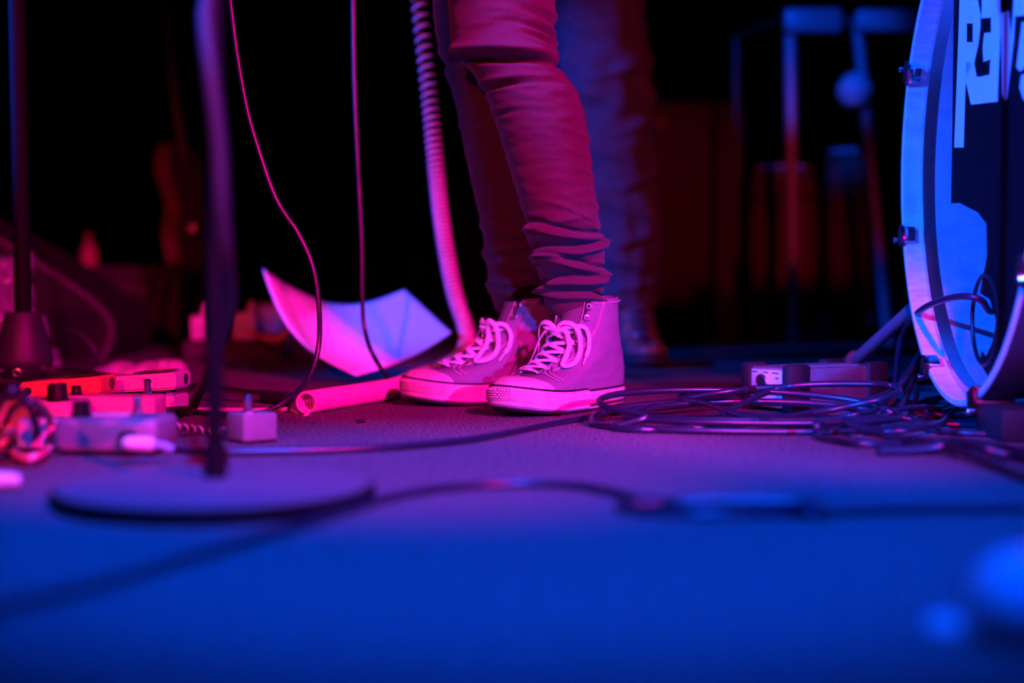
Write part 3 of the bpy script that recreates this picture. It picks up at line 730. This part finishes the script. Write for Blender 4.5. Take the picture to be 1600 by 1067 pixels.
cable('microphone_cable', [P(330, -900, 1.25), P(334, -400, 1.26), P(328, -40, 1.27), P(322, 30, 1.27), P(330, 120, 1.26), P(342, 230, 1.262), P(347, 340, 1.27), P(353, 420, 1.30), P(356, 475, 1.40), P(345, 525, 1.60), P(328, 575, 1.85), P(308, 620, 2.08), fl(290, 645), fl(230, 648), fl(190, 640)],
      'blue-lit cable hanging off the foreground stand and slanting down to the pedals', .0075, 'cable_grey')

# ================================================================== left stand with cone boss and tripod legs
lb = F(38, 618); lb.z = 0
ls = thing('tripod_stand', 'black tripod stand with a conical boss and a chrome-topped leg, at the left edge', 'stand', lb)
k = (lb.y)/FPX
g = MB(); g.lathe([(0, .052), (.047, .052), (.049, .058), (.0495, .064), (.040, .105), (.030, .142), (.028, .1455), (0, .146)], n=44); g.build('boss', 'black_cast', ls, world=False)
g = MB(); g.lathe([(0, .03), (.036, .03), (.042, .04), (.042, .052), (0, .052)], n=36); hub = g.build('hub', 'black_metal', ls, world=False)
g = MB(); g.cyl((0, 0, .14), (-.005, 0, 1.3), .0145, .0145, 28); g.build('pole', 'matte_black', ls, world=False)
tip = F(415, 619, .012)-lb; foot = F(452, 623, .012)-lb
for ang in (0, 2*PI/3+.1, 4*PI/3-.1):
    R_ = Matrix.Rotation(ang, 4, 'Z'); a, b, c_ = R_ @ Vector((.03, .0, .046)), R_ @ tip, R_ @ foot
    g = MB(); g.cyl(a, b, .0078, .0078, 20); lg = g.build('leg', 'leg_tube' if ang == 0 else 'black_metal', ls, world=False)
    g = MB(); g.tube([b+(b-c_)*.3, b, c_], lambda t: .0095+.001*t, 18); g.build('rubber_foot', 'rubber_black', lg, world=False)
for ang in (.6, 2.7, 4.8):
    R_ = Matrix.Rotation(ang, 4, 'Z'); g = MB(); g.torus(R_ @ Vector((.047, 0, .043)), R_ @ Vector((1, 0, 0)), .006, .0022, 16, 8); g.build('bolt', 'nickel', hub, world=False)

# ================================================================== effect pedals
def treadle_pedal(name, label, c, rz, colour, pad, L=.124, Wp=.070):
    t = thing(name, label, 'guitar pedal', c, rz, 'effect pedals on the floor')
    def wedge(x0, x1, z00, z01, z10, z11, y, bev):
        bm = bmesh.new(); vs = [bm.verts.new(q) for q in ((x0, -y, z00), (x1, -y, z10), (x1, y, z10), (x0, y, z00), (x0, -y, z01), (x1, -y, z11), (x1, y, z11), (x0, y, z01))]
        for f in ((0, 3, 2, 1), (4, 5, 6, 7), (0, 1, 5, 4), (1, 2, 6, 5), (2, 3, 7, 6), (3, 0, 4, 7)): bm.faces.new([vs[i] for i in f])
        bmesh.ops.bevel(bm, geom=list(bm.edges), offset=bev, segments=2, affect='EDGES'); return MB()._bm(bm, Matrix.Identity(4))
    wedge(-L/2, L/2, .003, .030, .003, .027, Wp/2, .002).build('base', colour, t, world=False)
    wedge(-L/2-.002, L/2+.003, .030, .053, .037, .063, Wp/2+.001, .003).build('treadle', colour, t, world=False)
    wedge(-.004, L/2-.012, .0595, .0612, .0632, .0648, Wp/2-.010, .0006).build('rubber_pad', 'pedal_pad', t, world=False)
    wedge(.012, L/2-.020, .0612, .0620, .0642, .0655, Wp/2-.018, .0004).build('pad_inlay', pad, t, world=False)
    g = MB(); g.cyl((L/2-.012, -.004, .026), (L/2-.012, -.004, .045), .0045, None, 14); g.build('switch_plunger', 'knob', t, world=False)
    g = MB(); g.box((L/2-.009, -.020, .0285), (.012, .016, .006), .001); g.build('spring_clip', 'plastic_blue', t, world=False)
    g = MB(); g.cyl((L/2+.002, .012, .050), (L/2+.0045, .012, .050), .0085, None, 18); g.build('thumbscrew', 'knob', t, world=False)
    g = MB(); g.cyl((-L/2+.012, -Wp/2-.003, .041), (-L/2+.012, -Wp/2, .041), .0055, None, 18); g.build('hinge_pin', 'knob', t, world=False)
    g = MB(); g.cyl((0, -Wp/2-.005, .016), (0, -Wp/2, .016), .006, None, 16); g.build('jack_socket', 'nickel', t, world=False)
    return t
ca = F(214, 646); cb = F(124, 648)
treadle_pedal('treadle_pedal', 'pink-lit pedal with its tilted treadle raised, tallest of the pedals', (ca.x, ca.y+.03, 0), math.radians(-6), 'pedal_pink', 'pad_red')
treadle_pedal('treadle_pedal', 'bright orange pedal with a dark pad, left of the raised pink treadle', (cb.x-.002, cb.y-.045, 0), math.radians(-5), 'pedal_orange', 'pedal_pad', .116, .066)
def stomp(name, label, c, rz, size, colour, bev=.006):
    t = thing(name, label, 'guitar pedal', c, rz, 'effect pedals on the floor')
    g = MB(); g.box((0, 0, .003+size[2]/2), size, bev, None, 3); g.build('enclosure', colour, t, world=False)
    for sx in (-1, 1):
        for sy in (-1, 1):
            g = MB(); g.cyl((sx*(size[0]/2-.012), sy*(size[1]/2-.012), 0), (sx*(size[0]/2-.012), sy*(size[1]/2-.012), .004), .005, None, 12); g.build('rubber_foot', 'rubber_black', t, world=False)
    return t
def knob(t, x, y, z, r=.008, h=.012):
    g = MB(); g.lathe([(0, z), (r*1.05, z), (r*1.05, z+.002), (r*.9, z+.003), (r*.82, z+h), (r*.6, z+h+.001), (0, z+h+.001)], (x, y, 0), 24); k_ = g.build('knob', 'knob', t, world=False)
    g = MB(); g.box((x, y-r*.4, z+h+.0014), (.0012, r*.8, .0008)); g.build('pointer', 'plastic_white', k_, world=False)
def footswitch(t, x, y, z):
    g = MB(); g.cyl((x, y, z), (x, y, z+.004), .0075, .0075, 6); g.cyl((x, y, z+.004), (x, y, z+.010), .0055, None, 18); g.cyl((x, y, z+.010), (x, y, z+.018), .0046, None, 18); g.lathe([(0, z+.017), (.0052, z+.017), (.0056, z+.020), (.004, z+.0225), (0, z+.023)], (x, y, 0), 18)
    g.build('footswitch', 'chrome', t, world=False)
cc = F(168, 662)
t = stomp('stomp_box', 'long flat pink-lit pedal lying between the orange pedal and the front silver one', (cc.x, cc.y+.02, 0), math.radians(-3), (.142, .060, .036), 'pedal_pink')
footswitch(t, .052, 0, .039); knob(t, -.05, 0, .039)
cd = F(176, 712)
t = stomp('stomp_box', 'silver pedal with a black knob and side jack, nearest of the pedals', (cd.x-.004, cd.y+.035, 0), math.radians(-4), (.122, .085, .040), 'pedal_silver', .009)
knob(t, -.038, -.012, .043, .0115, .017); footswitch(t, .026, -.005, .043)
g = MB(); g.box((-.01, .004, .0436), (.05, .03, .0012), .0004); g.build('name_plate', 'panel', t, world=False)
g = MB(); g.cyl((.030, -.060, .022), (.030, -.042, .022), .009, None, 18); g.build('jack_socket', 'knob', t, world=False)
ce = F(388, 694)
t = stomp('stomp_box', 'small silver switch box standing alone right of the foreground stand', (ce.x, ce.y+.025, 0), math.radians(38), (.046, .046, .034), 'pedal_silver', .0025)
footswitch(t, -.006, -.002, .037)
g = MB(); g.cyl((.023, -.008, .021), (.030, -.008, .021), .0055, None, 6); g.build('jack_nut', 'nickel', t, world=False)
cf = F(48, 690)
t = stomp('stomp_box', 'pedal half buried under patch cables at the left edge', (cf.x-.02, cf.y+.12, 0), math.radians(-10), (.10, .07, .040), 'pedal_pink')
knob(t, .028, -.02, .043, .014, .022); knob(t, .0, .02, .043, .009, .016)
cg = F(60, 706)
t = stomp('stomp_box', 'small pink-lit pedal beside the front silver pedal, left of it', (cg.x-.005, cg.y+.03, 0), math.radians(12), (.052, .05, .034), 'pedal_pink', .004)
knob(t, .0, .0, .037, .008, .012)
# patch leads at the left edge
pl = [([fl(8, 668, .03), fl(20, 640, .06), fl(45, 628, .075), fl(68, 640, .06), fl(84, 668, .02)], 'cable', 'dark patch lead arching over the half-buried pedal'),
      ([fl(-15, 690, .02), fl(15, 676, .035), fl(40, 664, .045), fl(66, 655, .03)], 'cord_pale', 'pale patch lead lying across the left edge below the arching lead'),
      ([fl(18, 700, .01), fl(26, 712, .006), fl(44, 716, .006), fl(62, 711, .008), fl(76, 700, .012)], 'cord_pale', 'pale curved patch lead in front of the small pink pedal'),
      ([fl(-10, 650, .05), fl(10, 618, .08), fl(30, 610, .085), fl(48, 640, .06), fl(60, 680, .03)], 'cable', 'dark patch lead looping highest at the left edge'),
      ([fl(-10, 705, .01), fl(5, 690, .02), fl(14, 660, .04), fl(22, 640, .05)], 'pedal_orange', 'orange-lit patch lead standing up at the left edge')]
for pts, m_, ds in pl: cable('patch_lead', pts, ds, .0045, m_, group='patch leads at the left edge')
# jack plug in the front pedal
q0, q1 = P(238, 694, 1.545), P(198, 692, 1.535)
pk = thing('angled_plug', 'pink-lit cable plug in the side of the front silver pedal', 'plug', (q1.x, q1.y, 0))
g = MB(); g.tube([q1+Vector((-.004, 0, 0)), q1, q1.lerp(q0, .5), q0], lambda t_: .0065*(.75+.5*math.sin(min(1, t_*1.6)*PI*.6)), 18); g.build('plug_body', 'plastic_white', pk)
g = MB(); g.tube([q0, q0+Vector((.012, 0, -.002)), q0+Vector((.022, .002, -.006))], .0048, 14); g.build('strain_relief', 'plastic_blue', pk)
g = MB(); g.tube(catmull([q1+Vector((-.006, .002, -.003)), q1+Vector((-.008, .012, -.006)), q1+Vector((-.006, .022, -.008))], 4), .006, 12); g.build('plug_elbow', 'knob', pk)
# braided lead
g = MB(); bp_ = catmull([fl(226, 664, .03), fl(250, 662, .022), fl(290, 668, .012), fl(330, 674, .0045), fl(352, 674, .012)], 14); g.tube(bp_, .0040, 10)
br = tag(g.build('braided_lead', 'cable'), 'black-and-white braided lead between the pedals and the small switch box', 'cable')
g, _ = helix_cord(bp_, .0036, .0012, lambda t_: .0135, 16, 5); g.build('braid_thread', 'lace', br)

# ================================================================== things behind the pedals
# power block with white adaptors
pw = F(362, 563)
t = thing('power_block', 'dark power block on the floor behind the pedals', 'power strip', (pw.x, pw.y+.06, 0), math.radians(3))
g = MB(); g.box((0, 0, .024), (.25, .10, .046), .005); g.build('body', 'amp_vinyl', t, world=False)
for i in range(4):
    g = MB(); g.lathe([(0, .0465), (.018, .0465), (.018, .0485), (.014, .0485), (.014, .0478), (0, .0478)], (-.085+.058*i, 0, 0), 24); g.build('outlet', 'rubber_black', t, world=False)
for dx, wx, hx, lab in ((-.092, .042, .062, 'white plug adaptor on the left of the power block, cable rising from it'), (.022, .058, .070, 'square white plug adaptor in the middle of the power block')):
    a = thing('plug_adaptor', lab, 'plug', (pw.x+dx, pw.y+.06, .0487), math.radians(6), 'plug adaptors on the power block')
    g = MB(); g.box((0, 0, hx/2), (wx, .045, hx), .007); g.build('housing', 'plastic_white', a, world=False)
    g = MB(); g.tube(catmull([(wx*.2, 0, hx-.004), (wx*.28, 0, hx+.018), (wx*.36, .004, hx+.03)], 6), lambda t_: .008-.004*t_, 12); g.build('lead_sleeve', 'plastic_white', a, world=False)
    g = MB(); g.box((0, -.0228, hx*.5), (wx*.55, .001, hx*.4), .0003); g.build('rating_label', 'panel', a, world=False)
tb = thing('plastic_tub', 'round tub with a pale blue lid behind the power block', 'tub', (P(424, 500, 3.78).x, 3.78, 0))
g = MB(); g.lathe([(0, 0), (.050, 0), (.056, .085), (.056, .10), (0, .10)], n=36); g.build('bucket', 'plastic_blue', tb, world=False)
g = MB(); g.lathe([(0, .10), (.064, .10), (.066, .104), (.066, .122), (.060, .132), (.03, .140), (0, .142)], n=36); g.build('lid', 'cloth', tb, world=False)
g = MB(); g.torus((0, 0, .092), (0, 0, 1), .058, .002, 36, 8); g.build('rim', 'plastic_white', tb, world=False)
c, _ = cable('power_lead', [P(392, 520, 3.46), P(410, 527, 3.42), P(426, 531, 3.40), P(444, 524, 3.40), P(455, 508, 3.44), P(460, 520, 3.5), F(470, 560)], 'red-lit power lead hooking up beside the tub', .0055, 'pedal_orange')
cable('power_lead', [F(352, 568), P(362, 566, 3.2), P(380, 574, 3.1), F(402, 580)], 'thin dark lead trailing from the power block to the floor', .004)
# folded cloth behind the leg of the left stand
cl = MB(); rows = []
cw = F(205, 590)
for i in range(13):
    a = PI*i/12
    rows.append([Vector((cw.x-.085+.17*j/20+.01*math.sin(i), cw.y+.07-.05*math.cos(a)*(1+.2*math.sin(j)), .002+.028*math.sin(a)*(.75+.25*math.sin(j*.9)*math.cos(i*.5))*(1 if 0 < j < 20 else .3))) for j in range(21)])
cl.grid(rows); o = tag(cl.build('folded_cloth', 'cloth', sharp=80), 'folded pale cloth lying behind the pedals', 'cloth')
rl = thing('cloth_roll', 'small rolled pale rag right of the folded cloth', 'cloth', (F(256, 588).x, F(256, 588).y+.03, 0))
g = MB(); g.tube(catmull([(-.018, 0, .016), (0, .005, .017), (.02, .0, .016)], 5), .015, 16); g.build('roll', 'cloth', rl, world=False)
g = MB(); g.torus((0.004, .004, .0165), (1, 0, 0), .0152, .002, 20, 6); g.build('band', 'strap_grey', rl, world=False)

# crumpled patterned bag behind the left pole
bg = MB(); rows = []; bC = P(22, 560, 2.95); bC.z = 0
for i in range(26):
    v = i/25; z = .004+.245*v; R = .075*(1-.55*v)*(1+.12*math.sin(v*9)); r = []
    for k in range(60):
        a = 2*PI*k/60
        n_ = noise.noise(Vector((math.cos(a)*2.5, math.sin(a)*2.5, v*6)))*.024+abs(noise.noise(Vector((math.cos(a)*6, math.sin(a)*6, v*14))))*.014
        r.append(Vector((bC.x+math.cos(a)*(R+n_)-.02*v, bC.y+math.sin(a)*(R+n_), z+n_*.5)))
    rows.append(r)
bg.grid(rows, True, False, True, True); o = tag(bg.build('crumpled_bag', 'foil', sharp=25), 'crumpled shiny bag standing behind the left tripod stand', 'bag')

# floor wedge monitor, dark red in the dark
wm = thing('monitor_wedge', 'dim floor monitor with a slanted face, behind the left tripod stand', 'speaker', (P(60, 500, 3.6).x, 3.75, 0))
outl = catmull([(-.42, 0, 0), (-.42, .30, 0), (-.40, .395, 0), (-.33, .40, 0), (-.2, .362, 0), (-.02, .265, 0), (.13, .165, 0), (.185, .115, 0), (.198, .07, 0), (.18, .015, 0), (.15, 0, 0)], 5)
outl = [(p.x, max(0, p.y)) for p in outl]
Mx = Matrix(((1, 0, 0, 0), (0, 0, -1, 0), (0, 1, 0, 0), (0, 0, 0, 1)))
g = MB(); g.prism(outl, Matrix.Translation((0, .2, 0)) @ Mx, .40); g.build('cabinet', 'wedge_paint', wm, world=False)
g = MB(); path = [Vector((x, -.201, max(z, .003))) for x, z in outl]; g.tube(path, .008, 8); g.build('edge_trim', 'strap_grey', wm, world=False)
g = MB(); g.cyl((-.12, -.199, .17), (-.12, -.205, .17), .055, None, 32); g.build('handle_recess', 'rubber_black', wm, world=False)
cable('thin_lead', [P(105, 514, 3.0), P(122, 520, 3.0), P(140, 535, 3.0), P(150, 556, 3.0), F(146, 588)], 'thin curved lead behind the left stand leg', .004)

# amplifier far left with a bottle on it
am = thing('amplifier', 'low guitar amplifier barely lit at the back, with a red-lit bottle on top', 'amplifier', (P(205, 480, 4.7).x, 4.72, 0))
g = MB(); g.box((0, 0, .125), (.36, .24, .245), .012); g.build('cabinet', 'amp_vinyl', am, world=False)
g = MB(); g.box((0, -.122, .10), (.32, .006, .17), .002); g.build('grille', 'amp_cloth', am, world=False)
g = MB(); g.box((0, -.122, .215), (.32, .006, .035), .002); cpn = g.build('control_panel', 'pedal_pad', am, world=False)
for i in range(6):
    g = MB(); g.cyl((-.12+.045*i, -.125, .215), (-.12+.045*i, -.14, .215), .009, .008, 16); g.build('knob', 'knob', cpn, world=False)
bt = thing('bottle', 'small red-lit bottle standing on the dim amplifier', 'bottle', (P(140, 400, 4.66).x, 4.66, .2475))
g = MB(); g.lathe([(0, 0), (.024, 0), (.027, .004), (.027, .045), (.022, .062), (.011, .078), (.010, .094), (.0, .094)], n=28); g.build('body', 'bottle', bt, world=False)
g = MB(); g.lathe([(0, .092), (.0125, .092), (.0125, .108), (0, .109)], n=24); g.build('cap', 'pad_red', bt, world=False)

# guitar on a stand, edge-on in the dark
gt = thing('electric_guitar', 'dark red guitar seen edge-on at the back left, on a black stand', 'guitar', (P(292, 430, 4.4).x, 4.4, 0))
bo = catmull([(-.05, 0, 0), (.07, -.02, 0), (.17, .02, 0), (.18, .12, 0), (.12, .20, 0), (.14, .30, 0), (.09, .37, 0), (.03, .33, 0), (-.03, .34, 0), (-.09, .38, 0), (-.15, .30, 0), (-.11, .19, 0), (-.16, .11, 0), (-.14, .02, 0)], 6, True)
MG = Matrix.Translation((0, .0, .235)) @ Matrix.Rotation(math.radians(-7), 4, 'Y') @ Matrix.Rotation(math.radians(82), 4, 'Z') @ Matrix(((1, 0, 0, 0), (0, 0, -1, 0), (0, 1, 0, 0), (0, 0, 0, 1)))
g = MB(); g.prism([(p.x, p.y) for p in bo], MG, .045); g.build('body', 'guitar_red', gt, world=False)
g = MB(); g.box((0, .58, .042), (.050, .52, .020), .005, MG); nk = g.build('neck', 'brown_wood', gt, world=False)
g = MB(); g.box((0, .92, .036), (.075, .17, .016), .006, MG); g.build('headstock', 'guitar_red', gt, world=False)
g = MB(); g.box((0, .12, .050), (.08, .03, .012), .002, MG); g.build('bridge', 'nickel', gt, world=False)
gs = thing('guitar_stand', 'black tubular stand holding the edge-on guitar', 'stand', (P(292, 430, 4.4).x, 4.46, 0))
for dx in (-.11, .11):
    g = MB(); g.tube(catmull([(dx, -.14, .008), (dx*.9, -.03, .20), (dx*.2, .06, .42)], 6), .009, 12); g.build('leg', 'black_metal', gs, world=False)
    g = MB(); g.tube(catmull([(dx*.95, -.06, .19), (dx*.8, -.14, .205), (dx*.8, -.16, .24)], 5), .008, 10); g.build('cradle_arm', 'black_metal', gs, world=False)
g = MB(); g.tube([(0, .06, .42), (0, .16, .008)], .009, 12); g.build('leg', 'black_metal', gs, world=False)

# ================================================================== back right: speaker cabinet, folding stand, drums
x0, x1 = P(900, 400, 5.2).x, P(1160, 400, 5.2).x
cbn = thing('speaker_cabinet', 'tall dark red-lit speaker cabinet at the back, right of the standing people', 'speaker', ((x0+x1)/2, 5.38, 0))
Wc = x1-x0; Hc = .852
g = MB(); g.box((0, 0, Hc/2), (Wc, .36, Hc), .012); g.build('cabinet', 'amp_vinyl', cbn, world=False)
g = MB(); g.box((0, -.182, Hc/2), (Wc-.05, .006, Hc-.05), .002); g.build('grille', 'amp_cloth', cbn, world=False)
for sx in (-1, 1):
    for zz in (.02, Hc-.02):
        g = MB(); g.box((sx*(Wc/2-.018), -.168, zz), (.046, .046, .046), .010); g.build('corner_protector', 'rubber_black', cbn, world=False)
g = MB(); g.box((0, -.187, Hc-.08), (.10, .004, .03), .001); g.build('badge', 'knob', cbn, world=False)
D5 = 4.5
st = thing('folding_stand', 'metal folding stand with a ball knob, dimly blue-lit behind the drum', 'stand', (P(1310, 500, D5).x, D5, 0))
def tubeW(name, a, b, r, m_, par): g = MB(); g.cyl(a, b, r, r, 18); return g.build(name, m_, par)
f1 = P(1240, 500, D5); f1.z = 0.0; tubeW('leg', P(1234, 22, D5), f1, .018, 'stand_tube', st)
f2 = P(1389, 510, D5); f2.z = 0.0; tubeW('leg', P(1338, 30, D5), f2, .016, 'stand_tube', st)
g = MB(); a, b = P(1226, 33, D5-.03), P(1312, 33, D5-.03); g.box((a+b)/2, ((b-a).length, .04, .072), .006); g.build('top_rail', 'stand_tube', st)
g = MB(); a, b = P(1338, 33, D5-.03), P(1440, 33, D5-.03); g.box((a+b)/2, ((b-a).length, .04, .066), .006); g.build('top_rail', 'stand_tube', st)
g = MB(); a, b = P(1312, 33, D5), P(1338, 33, D5); g.box((a+b)/2, ((b-a).length+.02, .02, .03), .003); g.build('rail_joint', 'black_metal', st)
tubeW('support_arm', P(1150, 58, D5+.25), P(1234, 26, D5), .011, 'black_metal', st)
f3 = P(1150, 500, D5+.25); f3.z = 0; tubeW('leg', P(1150, 58, D5+.25), f3, .011, 'black_metal', st)
bk = P(1335, 142, D5-.045)
g = MB(); g.lathe([(0, -.052), (.030, -.045), (.050, -.018), (.054, .0), (.050, .02), (.034, .043), (.015, .056), (0, .058)], bk, 30); kb = g.build('ball_knob', 'plastic_white', st)
g = MB(); g.cyl(bk, bk+Vector((.01, .05, 0)), .012, None, 14); g.build('knob_stem', 'black_metal', kb)
def barrel(px, d, label, R, H):
    p = P(px, 400, d); t = thing('barrel_drum', label, 'drum', (p.x, d, 0), 0, 'barrel drums at the back')
    g = MB(); g.lathe([(R*.72, .0), (R*.80, H*.12), (R*.98, H*.45), (R, H*.62), (R*.92, H*.85), (R*.82, H*.97), (R*.78, H*.97), (R*.70, H*.1)], n=40); g.build('shell', 'brown_wood', t, world=False)
    g = MB(); g.lathe([(0, H*.965), (R*.80, H*.965), (R*.81, H*.985), (R*.7, H*.99), (0, H*.99)], n=40); g.build('skin', 'cloth', t, world=False)
    for zf in (.14, .80, .955):
        rr_ = lerp_tab([0, .12, .45, .62, .85, .97], [.72, .80, .98, 1.0, .92, .82], zf)*R
        g = MB(); g.torus((0, 0, H*zf), (0, 0, 1), rr_+.002, .005, 44, 8); g.build('band', 'black_metal', t, world=False)
barrel(1222, 4.95, 'rust-brown barrel drum dim behind the left leg of the folding stand', .125, .60)
barrel(1325, 4.95, 'narrow rust-brown barrel drum dim behind the ball-knob leg', .085, .66)
ps = thing('power_strip', 'pale power strip lying on the floor at the back below the barrel drums', 'power strip', (P(1262, 527, 4.72).x, 4.72, 0), math.radians(2))
g = MB(); g.box((0, 0, .02), (.19, .05, .036), .005); g.build('body', 'plastic_white', ps, world=False)
for i in range(3): g = MB(); g.box((-.055+.055*i, 0, .0385), (.036, .034, .002), .0008); g.build('outlet', 'knob', ps, world=False)
# studded rubber strip across the floor
s0, s1 = F(1000, 571), F(1480, 571)
sm_ = thing('studded_mat', 'dark rubber mat strip with a row of round studs behind the metal box', 'mat', ((s0.x+s1.x)/2, s0.y, 0))
Lm = s1.x-s0.x
g = MB(); g.box((0, .05, .003), (Lm, .12, .006), .0015); g.build('strip', 'matting', sm_, world=False)
for i in range(int(Lm/.0255)):
    g = MB(); g.lathe([(0, .006), (.0095, .006), (.0085, .0105), (.005, .013), (0, .0135)], (-Lm/2+.014+.0255*i, -.0, 0), 14); g.build('stud', 'matting', sm_, world=False)

# ================================================================== foreground: slack cable, microphone, scraps
cable('foreground_cable', [F(-120, 1010), F(0, 962), F(150, 925), F(300, 880), F(450, 835), F(560, 800), F(620, 782), F(700, 769), F(800, 763), F(900, 766), F(960, 777), F(1030, 784, .006), F(1150, 783, .008), F(1260, 786, .008), F(1284, 793, .008), F(1262, 799, .008), F(1120, 796), F(1000, 796), F(968, 800), F(1000, 807), F(1120, 812), F(1300, 808), F(1450, 804), F(1600, 802), F(1760, 800)],
      'blurred black cable snaking across the floor nearest the camera', .0044, seg=10)
mc = thing('microphone', 'blurred silver microphone lying on the floor at the lower right corner', 'microphone', (.283, .775, 0), math.radians(20))
MM = Matrix.Translation((0, 0, .027)) @ Matrix.Rotation(PI/2, 4, 'Y')
g = MB(); g.lathe([(0, -.030), (.012, -.028), (.021, -.021), (.026, -.008), (.026, .006), (.022, .020), (.018, .026), (0, .026)], n=40, M=MM); g.build('grille', 'mesh_grille', mc, world=False)
g = MB(); g.lathe([(0, -.003), (.0265, -.003), (.0265, .003), (0, .003)], n=40, M=MM); g.build('band', 'chrome', mc, world=False)
g = MB(); g.lathe([(0, .026), (.018, .026), (.019, .034), (.013, .10), (.0115, .16), (0, .16)], n=32, M=MM @ Matrix.Rotation(math.radians(-3), 4, 'Y')); g.build('handle', 'black_metal', mc, world=False)
def scrap(name, px, row, s, m_, label, rz=.3):
    p = F(px, row); o = thing(name, label, 'scrap', (p.x, p.y, 0), rz)
    return o, s
p_ = F(1474, 985)
g = MB(); g.lathe([(0, .0006), (.009, .0006), (.0105, .0012), (.0095, .0075), (.006, .0085), (0, .0088)], p_, 24); tag(g.build('plastic_token', 'plastic_white'), 'small pale plastic disc on the floor left of the microphone', 'token')
p_ = F(14, 765)
g = MB(); g.tube([p_+Vector((-.012, 0, .009)), p_+Vector((0, .002, .009)), p_+Vector((.010, .003, .008))], lambda t_: .0085-.003*t_, 16); tag(g.build('loose_plug', 'plastic_white'), 'small pale blurred plug on the floor at the left edge below the pedals', 'plug')
p_ = F(563, 661)
g = MB(); g.box(p_+Vector((0, 0, .0028)), (.012, .009, .005), .001); tag(g.build('plastic_chip', 'rubber_black'), 'tiny black plastic chip on the floor left of the red-lit sneaker', 'scrap')
p_ = F(601, 620)
g = MB(); g.lathe([(0, .0), (.004, .0), (.0045, .002), (.002, .0035), (0, .0035)], p_, 12); tag(g.build('paper_crumb', 'paper'), 'tiny white crumb on the floor by the coiled cord', 'scrap')
